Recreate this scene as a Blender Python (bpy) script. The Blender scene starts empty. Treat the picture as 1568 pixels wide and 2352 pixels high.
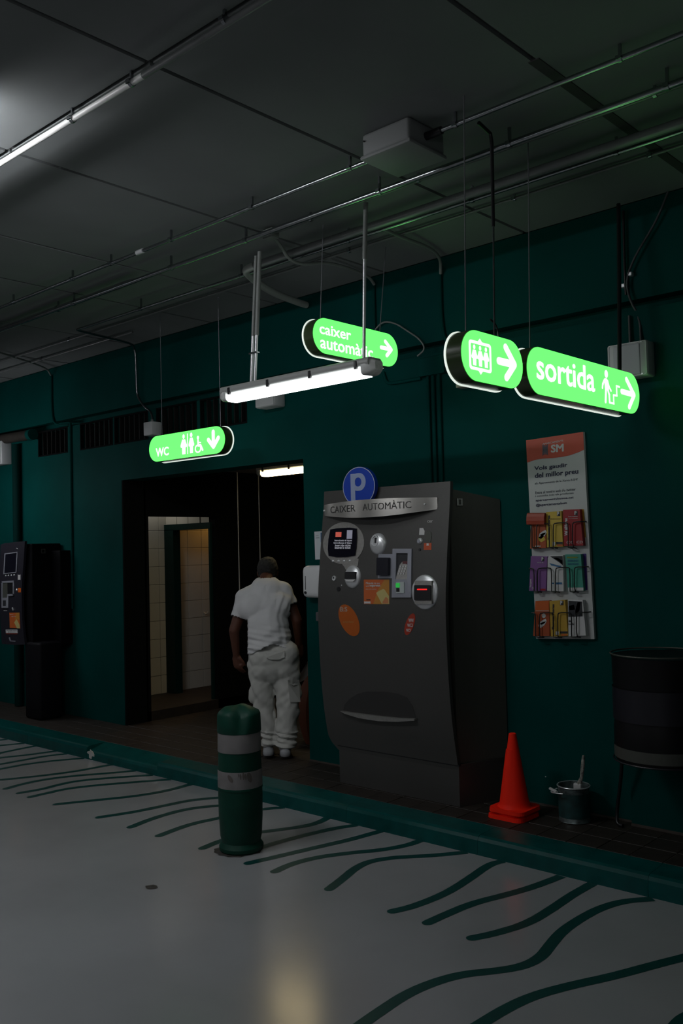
import bpy, bmesh, math, random
from mathutils import Vector, Matrix

# ------------------------------------------------------------------ camera, world, exposure
sc = bpy.context.scene
COL = sc.collection
cd = bpy.data.cameras.new('camera'); cam = bpy.data.objects.new('camera', cd); COL.objects.link(cam)
sc.camera = cam
cd.sensor_fit = 'VERTICAL'; cd.sensor_height = 36.0; cd.lens = 32.22; cd.clip_start = 0.05; cd.clip_end = 200
_r = Vector((0.7390, 0.6733, -0.0248)); _d = Vector((-0.0450, 0.0126, -0.9989)); _f = Vector((-0.6722, 0.7393, 0.0396))
_m = Matrix((( _r.x, -_d.x, -_f.x), (_r.y, -_d.y, -_f.y), (_r.z, -_d.z, -_f.z))).to_4x4()
_m.translation = Vector((0, 0, 1.75)); cam.matrix_world = _m
w = bpy.data.worlds.new('world'); sc.world = w; w.use_nodes = True
w.node_tree.nodes['Background'].inputs[0].default_value = (0.6, 0.8, 1.0, 1)
w.node_tree.nodes['Background'].inputs[1].default_value = 0.0
vs = sc.view_settings
sc.display_settings.display_device = 'sRGB'
vs.view_transform = 'Standard'; vs.look = 'None'; vs.gamma = 1.0; vs.use_curve_mapping = False
vs.exposure = 0.0
TUBE = 5.0           # radiance of the hanging fluorescent batten in view
HALL = 16.5          # radiance of the unseen battens added in the hall
GREEN = 1.0          # radiance of the green light boxes
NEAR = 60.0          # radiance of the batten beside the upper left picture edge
WARM = 13.0
random.seed(4)

# ------------------------------------------------------------------ materials
MATS = {}
def mat(name, col, rough=0.6, metal=0.0, noise=0.0, scale=8.0, bump=0.0, emit=None, strength=1.0, spec=0.5, coat=0.0, alpha=None, trans=0.0):
    if name in MATS: return MATS[name]
    m = bpy.data.materials.new(name); m.use_nodes = True; MATS[name] = m
    nt = m.node_tree; b = nt.nodes['Principled BSDF']
    b.inputs['Base Color'].default_value = (*col, 1); b.inputs['Roughness'].default_value = rough
    b.inputs['Metallic'].default_value = metal; b.inputs['Specular IOR Level'].default_value = spec
    b.inputs['Coat Weight'].default_value = coat; b.inputs['Transmission Weight'].default_value = trans
    if emit:
        b.inputs['Emission Color'].default_value = (*emit, 1); b.inputs['Emission Strength'].default_value = strength
    tc = nt.nodes.new('ShaderNodeTexCoord')
    nz = nt.nodes.new('ShaderNodeTexNoise'); nz.inputs['Scale'].default_value = scale; nz.inputs['Detail'].default_value = 6
    nt.links.new(tc.outputs['Object'], nz.inputs['Vector'])
    if noise > 0:
        mr = nt.nodes.new('ShaderNodeMapRange'); mr.inputs[1].default_value = 0.3; mr.inputs[2].default_value = 0.7
        mr.inputs[3].default_value = 1 - noise; mr.inputs[4].default_value = 1 + noise * 0.6
        mx = nt.nodes.new('ShaderNodeVectorMath'); mx.operation = 'SCALE'; mx.inputs[0].default_value = col
        nt.links.new(nz.outputs['Fac'], mr.inputs[0]); nt.links.new(mr.outputs[0], mx.inputs['Scale'])
        nt.links.new(mx.outputs[0], b.inputs['Base Color'])
    if bump > 0:
        bp = nt.nodes.new('ShaderNodeBump'); bp.inputs['Strength'].default_value = bump; bp.inputs['Distance'].default_value = 0.01
        nt.links.new(nz.outputs['Fac'], bp.inputs['Height']); nt.links.new(bp.outputs[0], b.inputs['Normal'])
    return m
def lin(r, g, b):
    f = lambda c: (c/255/12.92) if c/255 <= 0.04045 else ((c/255+0.055)/1.055)**2.4
    return (f(r)*.72, f(g)*.72, f(b)*.72)
M_wall = mat('green_wall_paint', (0.0004, 0.050, 0.045), 0.65, noise=0.18, scale=1.6, bump=0.05, spec=0.05)
M_kerb = mat('green_kerb_paint', (0.0012, 0.072, 0.068), 0.32, noise=0.25, scale=9, bump=0.25, spec=0.25)
M_line = mat('green_line_paint', (0.002, 0.055, 0.050), 0.4, noise=0.15, scale=12)
M_ceil = mat('grey_ceiling_plaster', (0.185, 0.197, 0.20), 0.9, noise=0.12, scale=1.2, bump=0.03)
M_joint = mat('ceiling_joint', (0.10, 0.10, 0.10), 0.9)
M_floor = mat('grey_epoxy_floor', (0.335, 0.34, 0.355), 0.19, noise=0.10, scale=1.3, bump=0.006, spec=0.8)
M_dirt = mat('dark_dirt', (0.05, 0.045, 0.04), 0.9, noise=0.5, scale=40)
M_tile = mat('brown_paving', (0.022, 0.0165, 0.0125), 0.6, noise=0.4, scale=18, bump=0.2)
M_grout = mat('paving_grout', (0.06, 0.05, 0.042), 0.9, noise=0.3, scale=20)
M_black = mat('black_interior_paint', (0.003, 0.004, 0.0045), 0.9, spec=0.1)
M_wtile = mat('white_glazed_tile', (0.66, 0.64, 0.58), 0.3, noise=0.04, scale=5)
M_wgrout = mat('tile_grout', (0.25, 0.24, 0.22), 0.9)
M_steel = mat('galvanised_steel', (0.36, 0.38, 0.40), 0.22, 1.0, noise=0.1, scale=30)
M_pipe = mat('painted_grey_conduit', (0.15, 0.16, 0.16), 0.3, noise=0.1, scale=12, spec=0.7)
M_pvc = mat('grey_plastic_pipe', (0.20, 0.215, 0.205), 0.5, noise=0.08)
M_blackpl = mat('black_plastic', (0.010, 0.010, 0.012), 0.35)
M_wirec = mat('suspension_wire', (0.25, 0.25, 0.27), 0.4, 0.5)
M_box = mat('grey_plastic_box', (0.52, 0.53, 0.54), 0.5, noise=0.05)
M_chrome = mat('polished_chrome', (0.70, 0.71, 0.73), 0.33, 0.55)
M_brush = mat('brushed_steel', (0.40, 0.39, 0.37), 0.38, 0.7, noise=0.12, scale=60)
M_kiosk = mat('graphite_kiosk_metal', (0.074, 0.072, 0.069), 0.42, 0.3, noise=0.06, scale=120)
M_kside = mat('dark_graphite_side_metal', (0.070, 0.074, 0.064), 0.5, 0.2, noise=0.06, scale=60)
M_white = mat('white_gloss_plastic', (0.72, 0.73, 0.74), 0.18)
M_paper = mat('white_paper', (0.75, 0.75, 0.75), 0.6)
M_greymetal = mat('grey_bezel', (0.30, 0.31, 0.36), 0.4, 0.3)
M_signhous = mat('sign_housing_black', (0.035, 0.06, 0.022), 0.25)
M_gface = mat('lit_green_face', (0.02, 0.2, 0.03), 0.4, emit=(0.122, 1.0, 0.135), strength=1.6*GREEN)
M_wface = mat('lit_white_symbol', (0.8, 0.8, 0.8), 0.4, emit=(1.0, 1.0, 1.0), strength=1.15*GREEN)
M_wedge = mat('lit_rear_diffuser', (0.8, 0.8, 0.8), 0.4, emit=(0.9, 1.0, 0.9), strength=0.85*GREEN)
M_tube = mat('lit_tube', (0.8, 0.8, 0.8), 0.4, emit=(0.96, 1.0, 1.0), strength=TUBE)
M_tubeh = mat('added_hall_tube', (0.8, 0.8, 0.8), 0.4, emit=(0.95, 0.97, 1.0), strength=HALL)
M_tubel = mat('added_left_tube', (0.8, 0.8, 0.8), 0.4, emit=(0.95, 0.97, 1.0), strength=HALL*1.9)  # stronger than the other added lamps, for the left wall
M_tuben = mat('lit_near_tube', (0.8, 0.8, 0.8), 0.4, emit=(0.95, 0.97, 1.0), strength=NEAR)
M_tubew = mat('lit_warm_tube', (0.8, 0.8, 0.8), 0.4, emit=(1.0, 0.78, 0.40), strength=WARM)
M_fix = mat('grey_batten_housing', (0.30, 0.31, 0.30), 0.4)
M_clear = mat('clear_diffuser_end', (0.55, 0.56, 0.55), 0.2, noise=0.2, scale=30)
M_navy = mat('navy_ink', lin(25, 32, 70), 0.6)
M_red = mat('red_orange_print', lin(214, 78, 45), 0.5)
M_orange = mat('orange_print', lin(215, 100, 28), 0.5)
M_yellow = mat('yellow_print', lin(222, 190, 70), 0.5)
M_crim = mat('crimson_print', lin(165, 12, 22), 0.5)
M_purple = mat('purple_print', lin(140, 90, 160), 0.5)
M_dpurple = mat('dark_purple_print', lin(70, 40, 130), 0.5)
M_teal = mat('teal_print', lin(60, 160, 140), 0.5)
M_dark = mat('dark_print', lin(40, 42, 48), 0.6)
M_bluep = mat('blue_print', lin(50, 110, 160), 0.5)
M_lwhite = mat('white_print', lin(225, 225, 225), 0.5)

# ------------------------------------------------------------------ object helpers
WL = {}
def _origin(vs_):
    xs = [v[0] for v in vs_]; ys = [v[1] for v in vs_]; zs = [v[2] for v in vs_]
    return Vector(((min(xs)+max(xs))/2, (min(ys)+max(ys))/2, min(zs)))
def obj(name, geo, m, parent=None, label=None, cat=None, group=None, kind=None, smooth=False):
    vs_, fs_ = geo
    o0 = _origin(vs_)
    me = bpy.data.meshes.new(name)
    me.from_pydata([(v[0]-o0.x, v[1]-o0.y, v[2]-o0.z) for v in vs_], [], fs_)
    me.validate(); me.materials.append(m)
    bm = bmesh.new(); bm.from_mesh(me); bmesh.ops.recalc_face_normals(bm, faces=bm.faces[:]); bm.to_mesh(me); bm.free()
    if smooth:
        for p in me.polygons: p.use_smooth = True
        try: me.set_sharp_from_angle(angle=math.radians(38))
        except Exception: pass
    o = bpy.data.objects.new(name, me); COL.objects.link(o)
    WL[o.name] = o0
    if parent is not None:
        o.parent = parent; o.location = o0 - WL[parent.name]
    else: o.location = o0
    tag(o, label, cat, group, kind)
    return o
def tag(o, label=None, cat=None, group=None, kind=None):
    if label: o['label'] = label
    if cat: o['category'] = cat
    if group: o['group'] = group
    if kind: o['kind'] = kind
def thing(name, label, cat, loc, group=None, kind=None):
    o = bpy.data.objects.new(name, None); COL.objects.link(o); o.location = loc; WL[o.name] = Vector(loc)
    o.empty_display_size = 0.1
    tag(o, label, cat, group, kind); return o
def join(*gs):
    V = []; F = []
    for v, f in gs:
        n = len(V); V += [tuple(x) for x in v]; F += [tuple(i+n for i in q) for q in f]
    return V, F
def box(x0, x1, y0, y1, z0, z1):
    v = [(x0,y0,z0),(x1,y0,z0),(x1,y1,z0),(x0,y1,z0),(x0,y0,z1),(x1,y0,z1),(x1,y1,z1),(x0,y1,z1)]
    return v, [(0,3,2,1),(4,5,6,7),(0,1,5,4),(1,2,6,5),(2,3,7,6),(3,0,4,7)]
def bbox(x0, x1, y0, y1, z0, z1, r=0.005, seg=2):
    bm = bmesh.new(); v, f = box(x0, x1, y0, y1, z0, z1); vv = [bm.verts.new(p) for p in v]
    for q in f: bm.faces.new([vv[i] for i in q])
    bmesh.ops.bevel(bm, geom=bm.edges[:], offset=r, segments=seg, affect='EDGES', profile=0.5)
    return take(bm)
def take(bm):
    bm.verts.index_update()
    g = [tuple(v.co) for v in bm.verts], [tuple(v.index for v in f.verts) for f in bm.faces]; bm.free(); return g
def tube(pts, r, n=8, cap=True, radii=None):
    P = [Vector(p) for p in pts]; V = []; F = []
    t = (P[1]-P[0]).normalized(); up = Vector((0,0,1)) if abs(t.z) < 0.9 else Vector((1,0,0))
    a = t.cross(up).normalized()
    for i, p in enumerate(P):
        if i == 0: t = P[1]-P[0]
        elif i == len(P)-1: t = P[-1]-P[-2]
        else: t = (P[i+1]-P[i]).normalized() + (P[i]-P[i-1]).normalized()
        t.normalize(); a = (a - t*a.dot(t)).normalized(); b = t.cross(a)
        rr = radii[i] if radii else r
        for k in range(n):
            th = 2*math.pi*k/n; V.append(tuple(p + a*(math.cos(th)*rr) + b*(math.sin(th)*rr)))
    for i in range(len(P)-1):
        for k in range(n):
            F.append((i*n+k, i*n+(k+1)%n, (i+1)*n+(k+1)%n, (i+1)*n+k))
    if cap: F.append(tuple(range(n))); F.append(tuple((len(P)-1)*n+k for k in range(n)))
    return V, F
def smooth_path(pts, it=2):
    P = [Vector(p) for p in pts]
    for _ in range(it):
        Q = [P[0]]
        for a, b in zip(P, P[1:]): Q += [a*0.75+b*0.25, a*0.25+b*0.75]
        P = Q + [P[-1]]
    return P
def lathe(prof, cx, cy, n=32, cap=True, squash=(1,1)):
    V = []; F = []
    for r, z in prof:
        for k in range(n):
            th = 2*math.pi*k/n; V.append((cx+math.cos(th)*r*squash[0], cy+math.sin(th)*r*squash[1], z))
    for i in range(len(prof)-1):
        for k in range(n): F.append((i*n+k, i*n+(k+1)%n, (i+1)*n+(k+1)%n, (i+1)*n+k))
    if cap: F.append(tuple(range(n))); F.append(tuple((len(prof)-1)*n+k for k in range(n)))
    return V, F
# a frame maps drawing coordinates (a, b, out) to the world
def frX(x0): return lambda a, b, n: (x0+n, a, b)           # face looking along +X
def frY(y0): return lambda a, b, n: (a, y0-n, b)           # face looking along -Y
def prism(fr, pts, n0, n1):
    k = len(pts); V = [fr(a, b, n0) for a, b in pts] + [fr(a, b, n1) for a, b in pts]
    F = [tuple(range(k)), tuple(range(k, 2*k))] + [(i, (i+1)%k, k+(i+1)%k, k+i) for i in range(k)]
    return V, F
def rect(a0, a1, b0, b1): return [(a0,b0),(a1,b0),(a1,b1),(a0,b1)]
def rrect(a0, a1, b0, b1, r, n=6):
    P = []
    for cx, cy, s in ((a1-r, b0+r, -90), (a1-r, b1-r, 0), (a0+r, b1-r, 90), (a0+r, b0+r, 180)):
        for i in range(n+1):
            th = math.radians(s+90*i/n); P.append((cx+r*math.cos(th), cy+r*math.sin(th)))
    return P
def ell(ca, cb, ra, rb, n=24, rot=0.0):
    c, s = math.cos(rot), math.sin(rot); P = []
    for i in range(n):
        th = 2*math.pi*i/n; x = ra*math.cos(th); y = rb*math.sin(th); P.append((ca+x*c-y*s, cb+x*s+y*c))
    return P
def stroke(p, q, wd, n=6):
    dx, dy = q[0]-p[0], q[1]-p[1]; th = math.atan2(dy, dx); P = []
    for i in range(n+1):
        a = th+math.pi/2+math.pi*i/n; P.append((p[0]+wd/2*math.cos(a), p[1]+wd/2*math.sin(a)))
    for i in range(n+1):
        a = th-math.pi/2+math.pi*i/n; P.append((q[0]+wd/2*math.cos(a), q[1]+wd/2*math.sin(a)))
    return P
def strokes(fr, pts, wd, n0, n1): return join(*[prism(fr, stroke(p, q, wd), n0, n1) for p, q in zip(pts, pts[1:])])
def ring(fr, outer, inner, n0, n1):
    k = len(outer); V = [fr(a,b,n0) for a,b in outer]+[fr(a,b,n0) for a,b in inner]+[fr(a,b,n1) for a,b in outer]+[fr(a,b,n1) for a,b in inner]
    F = []
    for i in range(k):
        j = (i+1)%k
        F += [(i,j,k+j,k+i),(2*k+i,2*k+j,3*k+j,3*k+i),(i,j,2*k+j,2*k+i),(k+i,k+j,3*k+j,3*k+i)]
    return V, F
_tc = {}
def letters(name, m, parent, *gs):
    for g_ in gs: obj(name, g_, m, parent)
def text(fr, s, a0, a1, b0, b1, n0, n1, bold=0.0, rot90=False):
    """lettering laid into the box a0..a1, b0..b1 of a frame"""
    if bold > 0:
        h_ = bold*(b1-b0)*1.25; sg = 1 if a1 > a0 else -1; sb = 1 if b1 > b0 else -1
        if b1 < b0: h_ = abs(h_)
        ha = h_ if abs(b1-b0) > 3 else h_
        G = []
        for i, (dx, dy) in enumerate(((0, 0), (1, 0), (-1, 0), (0, 1), (0, -1), (.7, .7), (-.7, .7), (.7, -.7), (-.7, -.7))):
            G.append(text(fr, s, a0+dx*h_*.8+sg*abs(h_), a1+dx*h_*.8-sg*abs(h_), b0+dy*h_*.8+sb*abs(h_), b1+dy*h_*.8-sb*abs(h_), n0, n1+i*(n1-n0)*.004, 0, rot90))
        return join(*G)
    key = (s, bold)
    if key not in _tc:
        cu = bpy.data.curves.new('t', 'FONT'); cu.body = s; cu.size = 1.0; cu.offset = bold; cu.resolution_u = 3
        to = bpy.data.objects.new('t', cu); COL.objects.link(to)
        dg = bpy.context.evaluated_depsgraph_get(); me = bpy.data.meshes.new_from_object(to.evaluated_get(dg))
        V = [(v.co.x, v.co.y) for v in me.vertices]; F = [tuple(p.vertices) for p in me.polygons]
        bpy.data.objects.remove(to); bpy.data.curves.remove(cu); bpy.data.meshes.remove(me)
        x0 = min(v[0] for v in V); x1 = max(v[0] for v in V); y0 = min(v[1] for v in V); y1 = max(v[1] for v in V)
        _tc[key] = ([((x-x0)/(x1-x0), (y-y0)/(y1-y0)) for x, y in V], F)
    V, F = _tc[key]
    if rot90: P = [(a0+(1-y)*(a1-a0), b0+x*(b1-b0)) for x, y in V]
    else: P = [(a0+x*(a1-a0), b0+y*(b1-b0)) for x, y in V]
    # top sheet plus side walls along open edges
    k = len(P); VV = [fr(a, b, n1) for a, b in P] + [fr(a, b, n0) for a, b in P]
    cnt = {}
    for f in F:
        for i in range(len(f)):
            e = (f[i], f[(i+1)%len(f)]); cnt[tuple(sorted(e))] = cnt.get(tuple(sorted(e)), 0)+1
    FF = list(F) + [(a, b, k+b, k+a) for (a, b), c in cnt.items() if c == 1]
    return VV, FF

# ------------------------------------------------------------------ setting
ZS = 0.11; YW = 5.12; CE = 3.74; YK = 4.37
obj('floor', box(-16, 8, -12, YK+0.05, -0.15, 0), M_floor, kind='structure')
floor = bpy.data.objects['floor']
STRIPES = [
  [(-2.28, 2.415), (-2.295, 2.568), (-2.303, 2.683), (-2.31, 2.851), (-2.284, 3.001), (-2.234, 3.127), (-2.152, 3.226), (-2.083, 3.333), (-2.067, 3.455), (-2.099, 3.593), (-2.129, 3.744), (-2.132, 3.912), (-2.121, 4.085), (-2.074, 4.243), (-1.972, 4.36)] ,
  [(-1.969, 2.691), (-1.961, 2.844), (-1.95, 3.004), (-1.922, 3.147), (-1.857, 3.303), (-1.757, 3.492), (-1.667, 3.702), (-1.609, 3.827), (-1.52, 4.033), (-1.458, 4.255)] ,
  [(-1.407, 3.193), (-1.416, 3.301), (-1.41, 3.376), (-1.364, 3.487)] ,
  [(-2.401, 3.435), (-2.351, 3.534), (-2.293, 3.719), (-2.291, 3.932), (-2.303, 4.168), (-2.295, 4.372)] ,
  [(-2.655, 3.444), (-2.648, 3.562), (-2.627, 3.767), (-2.555, 3.968), (-2.506, 4.138), (-2.47, 4.363)] ,
  [(-2.867, 3.447), (-2.825, 3.556), (-2.8, 3.791), (-2.827, 4.041), (-2.865, 4.285), (-2.833, 4.372)] ,
  [(-3.304, 3.468), (-3.346, 3.616), (-3.407, 3.793), (-3.412, 3.925), (-3.337, 4.054), (-3.32, 4.072), (-3.183, 4.216), (-3.075, 4.372)] ,
  [(-3.711, 3.471), (-3.728, 3.609), (-3.694, 3.774), (-3.596, 3.948), (-3.478, 4.106), (-3.416, 4.26), (-3.409, 4.372)] ,
  [(-3.926, 3.47), (-3.872, 3.671), (-3.815, 3.9), (-3.752, 4.123), (-3.713, 4.372)] ,
  [(-4.073, 3.661), (-4.065, 3.801), (-4.032, 4.008), (-3.98, 4.237), (-3.912, 4.372)] ,
  [(-4.335, 3.476), (-4.357, 3.614), (-4.354, 3.779), (-4.297, 3.886), (-4.227, 4.012), (-4.149, 4.171), (-4.143, 4.287), (-4.168, 4.372)] ,
  [(-4.738, 3.459), (-4.766, 3.631), (-4.77, 3.774), (-4.731, 3.923), (-4.71, 4.094), (-4.664, 4.239), (-4.566, 4.372)] ,
  [(-5.032, 3.455), (-5.078, 3.657), (-5.082, 3.874), (-5.034, 4.023), (-4.962, 4.117), (-4.79, 4.314)] ,
  [(-5.387, 3.452), (-5.3, 3.676), (-5.263, 3.901), (-5.227, 4.101), (-5.121, 4.251), (-5.052, 4.353)] ,
  [(-5.909, 3.445), (-5.77, 3.69), (-5.637, 3.912), (-5.571, 4.131), (-5.58, 4.372)] ,
  [(-6.243, 3.431), (-6.24, 3.551), (-6.239, 3.722), (-6.14, 3.921), (-5.994, 4.133), (-5.826, 4.372)] ,
  [(-6.412, 3.436), (-6.376, 3.595), (-6.396, 3.781), (-6.378, 3.914), (-6.249, 4.117), (-6.053, 4.372)] ,
  [(-6.616, 3.439), (-6.645, 3.595), (-6.634, 3.777), (-6.534, 3.998), (-6.382, 4.205), (-6.29, 4.372)] ,
  [(-6.97, 3.457), (-6.909, 3.54), (-6.761, 3.813), (-6.668, 4.067), (-6.651, 4.225), (-6.631, 4.37)] ,
  [(-7.284, 3.555), (-7.257, 3.719), (-7.253, 3.902), (-7.19, 4.121), (-7.035, 4.372)] ,
  [(-7.475, 3.648), (-7.425, 3.806), (-7.409, 3.986), (-7.393, 4.211), (-7.319, 4.372)] ,
  [(-7.702, 3.76), (-7.664, 3.929), (-7.573, 4.114), (-7.501, 4.372)] ,
  [(-7.809, 3.875), (-7.841, 4.02), (-7.863, 4.177), (-7.858, 4.372)] ,
  [(-8.26, 4.033), (-8.155, 4.182), (-8.063, 4.372)] ,
  [(-8.375, 4.157), (-8.399, 4.308), (-8.375, 4.372)] ,
]
def ribbon(pts, wd, z0, z1):
    P = smooth_path([(x, y, 0) for x, y in pts], 2); L = []; R = []
    for i, p in enumerate(P):
        t = (P[min(i+1, len(P)-1)]-P[max(i-1, 0)]).normalized(); n = Vector((-t.y, t.x, 0))*wd/2
        L.append(p+n); R.append(p-n)
    k = len(P); V = [(p.x, p.y, z1) for p in L]+[(p.x, p.y, z1) for p in R]; F = [(i, i+1, k+i+1, k+i) for i in range(k-1)]
    # rounded free end
    c = P[0]; t = (P[0]-P[1]).normalized(); n = Vector((-t.y, t.x, 0)); b = len(V); m = 7
    for i in range(m):
        th = math.pi*i/(m-1); q = c + n*(math.cos(th)*wd/2) + t*(math.sin(th)*wd/2); V.append((q.x, q.y, z1))
    F.append(tuple(range(b, b+m)))
    return V, F
for s in STRIPES:
    obj('painted_line', ribbon(s, 0.056, 0, 0.0012), M_line, floor)
obj('dirt_stain', (lambda c: ([(c[0]+math.cos(t*0.5)*0.035*(1+0.2*math.sin(t*2)), c[1]+math.sin(t*0.5)*0.03, 0.002) for t in range(12)], [tuple(range(12))]))((-4.053, 2.906)), M_dirt, floor)
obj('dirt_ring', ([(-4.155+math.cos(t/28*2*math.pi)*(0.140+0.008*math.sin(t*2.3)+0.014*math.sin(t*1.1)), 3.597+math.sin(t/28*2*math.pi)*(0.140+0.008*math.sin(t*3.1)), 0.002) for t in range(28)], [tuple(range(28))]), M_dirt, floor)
# kerb: a structure of single painted stones
kerb = thing('kerb', None, None, (-5, YK, 0), kind='structure')
def kerb_stone(x0, x1, dz=0.0):
    pr = [(YK, 0.0), (YK+0.003, 0.080+dz), (YK+0.012, 0.098+dz), (YK+0.030, 0.106+dz), (4.56, 0.113), (4.575, 0.108), (4.575, 0.0)]
    k = len(pr); V = [(x0, y, z) for y, z in pr]+[(x1, y, z) for y, z in pr]
    return V, [tuple(range(k)), tuple(range(k, 2*k))]+[(i, (i+1)%k, k+(i+1)%k, k+i) for i in range(k)]
x = -13.0
while x < 2.0:
    dz = -0.035 if -7.3 < x+0.5 < -5.6 else 0.0
    obj('kerb_stone', kerb_stone(x+0.001, x+0.999, dz), M_kerb, kerb); x += 1.0
def splat(cx, cz, s, seed):
    r = random.Random(seed); P = [(cx+math.cos(t/14*6.283)*s*r.uniform(.3, 1.2), cz+math.sin(t/14*6.283)*s*0.7*r.uniform(.3, 1.2)) for t in range(14)]
    return P
obj('paint_chip', prism(frY(YK+0.002), splat(-6.93, 0.052, 0.062, 9), -0.002, 0.004), mat('bare_concrete_chip', (0.5, 0.5, 0.48), 0.5), kerb)
# sidewalk: bed and single paving tiles
walk = obj('sidewalk', join(box(-13, 3, 4.57, 5.36, 0, ZS-0.004), box(-7.5, -5.04, 5.36, 10.0, 0, ZS-0.004)), M_grout, kind='structure')
tw = 0.182
me_tile = None
def tile_at(x, y, dz, sx=1, sy=1):
    global me_tile
    if me_tile is None:
        g = bbox(-tw/2+0.002, tw/2-0.002, -tw/2+0.002, tw/2-0.002, 0, 0.012, 0.0025, 1)
        o = obj('paving_tile', g, M_tile, walk); me_tile = o.data
    else:
        o = bpy.data.objects.new('paving_tile', me_tile); COL.objects.link(o); o.parent = walk
    o.location = Vector((x, y, ZS-0.012+dz)) - WL[walk.name]; o.scale = (sx, sy, 1)
for i in range(51):
    for j in range(3):
        tile_at(-10.2+(i+.5)*tw, 4.574+(j+.5)*tw, random.uniform(-.0012, .0008))
for i in range(13):
    for j in range(9):
        tile_at(-7.49+(i+.5)*tw*1.03, 5.122+(j+.5)*tw, random.uniform(-.0012, .0008), 1.03)
# back wall with the opening, the grille openings and the dark groove under the beam
VENTS = [(-9.06, -8.48), (-8.23, -7.66), (-7.62, -7.08), (-6.94, -6.36), (-6.30, -5.70)]
parts = [box(-13, -7.52, YW, YW+.24, 0, 2.82), box(-7.52, -5.05, YW, YW+.24, 2.46, 2.82), box(-5.05, 3, YW, YW+.24, 0, 2.82),
         box(-13, 3, YW+.10, YW+.24, 2.82, 3.17), box(-13, 3, YW, YW+.24, 3.165, CE)]
e = [-13]+[c for v in VENTS for c in v]+[3]
for i in range(0, len(e), 2): parts.append(box(e[i], e[i+1], YW, YW+.10, 2.82, 3.085))
wall = obj('wall_back', join(*parts), M_wall, kind='structure')
obj('pilaster', box(-2.40, -0.9, YW-0.055, YW, 0.0, 3.085), M_wall, wall)
obj('baseboard_back', join(box(-5.05, -2.40, YW-0.008, YW, ZS, ZS+.012), box(-2.40, -0.9, YW-0.065, YW-0.055, ZS, ZS+.014)), M_grout, kind='structure')
for a, b in VENTS:
    t = thing('vent_grille', None, None, ((a+b)/2, YW, 2.82), kind='structure')
    obj('frame', ring(frY(YW), rect(a-.006, b+.006, 2.815, 3.09), rect(a+.008, b-.008, 2.83, 3.075), -.03, .004), M_black, t)
    n = 6
    for k in range(n):
        xx = a+.03+(b-a-.06)*(k+.5)/n
        obj('slat', box(xx-.005, xx+.005, YW+.01, YW+.055, 2.83, 3.075), mat('dark_grille_slat', (0.010, 0.010, 0.010), 0.7, spec=.2), t)
# corridor behind the opening
XL = -7.50
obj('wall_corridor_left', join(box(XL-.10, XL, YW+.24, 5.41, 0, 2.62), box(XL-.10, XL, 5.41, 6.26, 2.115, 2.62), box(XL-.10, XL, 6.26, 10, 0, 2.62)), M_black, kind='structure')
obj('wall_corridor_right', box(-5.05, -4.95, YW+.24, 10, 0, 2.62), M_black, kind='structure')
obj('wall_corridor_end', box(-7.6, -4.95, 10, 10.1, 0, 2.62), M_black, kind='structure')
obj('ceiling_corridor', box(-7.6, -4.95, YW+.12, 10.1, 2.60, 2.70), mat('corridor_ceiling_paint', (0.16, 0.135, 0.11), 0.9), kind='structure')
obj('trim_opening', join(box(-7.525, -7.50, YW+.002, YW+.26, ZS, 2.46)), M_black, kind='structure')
# washroom seen through the side door of the corridor
XF = -8.36; ZR = 0.20
wf = obj('wall_washroom', join(box(XF-.1, XF, YW+.24, 8.2, 0, 2.70), box(XF, XL-.10, 6.272, 6.33, 2.06, 2.70), box(-7.585, XL-.10, 6.272, 6.33, 0, 2.06), box(XF, XL-.1, 8.1, 8.2, 0, 2.7)), M_wgrout, kind='structure')
obj('floor_washroom', box(XF, XL-.0, YW+.24, 8.2, ZS-.05, ZR), M_tile, kind='structure')
obj('ceiling_washroom', box(XF, XL-.10, YW+.24, 8.2, 2.55, 2.66), M_ceil, kind='structure')
obj('wall_washroom_near', box(XF, XL-.10, YW+.24, YW+.30, 0, 2.6), M_wtile, kind='structure')
me_w = None
def wtile(loc, rotz, sx=1, sz=1):
    global me_w
    if me_w is None:
        o = obj('wall_tile', bbox(-.098, .098, -.004, 0.004, 0, .196, .002, 1), M_wtile, wf); me_w = o.data
    else:
        o = bpy.data.objects.new('wall_tile', me_w); COL.objects.link(o); o.parent = wf
    o.location = Vector(loc)-WL[wf.name]; o.rotation_euler = (0, 0, rotz); o.scale = (sx, 1, sz)
for i in range(12):
    for j in range(12): wtile((XF+.004, 5.46+i*.2, ZR+j*.2), math.pi/2)
for i in range(4): 
    for j in range(3): wtile((XF+.10+i*.2, 6.268, 2.06+j*.2), 0, 0.99 if i < 3 else .8)
d1 = thing('door_1', None, None, (-7.95, 6.26, ZR), kind='structure')
M_dframe = mat('dark_green_door_frame', (0.001, 0.020, 0.018), 0.5, spec=.2)
obj('jamb', box(-8.355, -8.19, 6.235, 6.33, ZR, 2.0), M_dframe, d1)
obj('jamb', box(-7.585, -7.555, 6.235, 6.33, ZR, 2.0), M_dframe, d1)
obj('head', box(-8.355, -7.555, 6.235, 6.33, 1.995, 2.06), M_dframe, d1)
# robe hook on the far tiles
obj('wall_hook', tube(smooth_path([(XF+.01, 6.78, 1.05), (XF+.05, 6.78, 1.03), (XF+.06, 6.80, 1.06)]), .008), M_wtile, label='small pale hook on the tiled wall seen through the washroom door', cat='hook')
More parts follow.
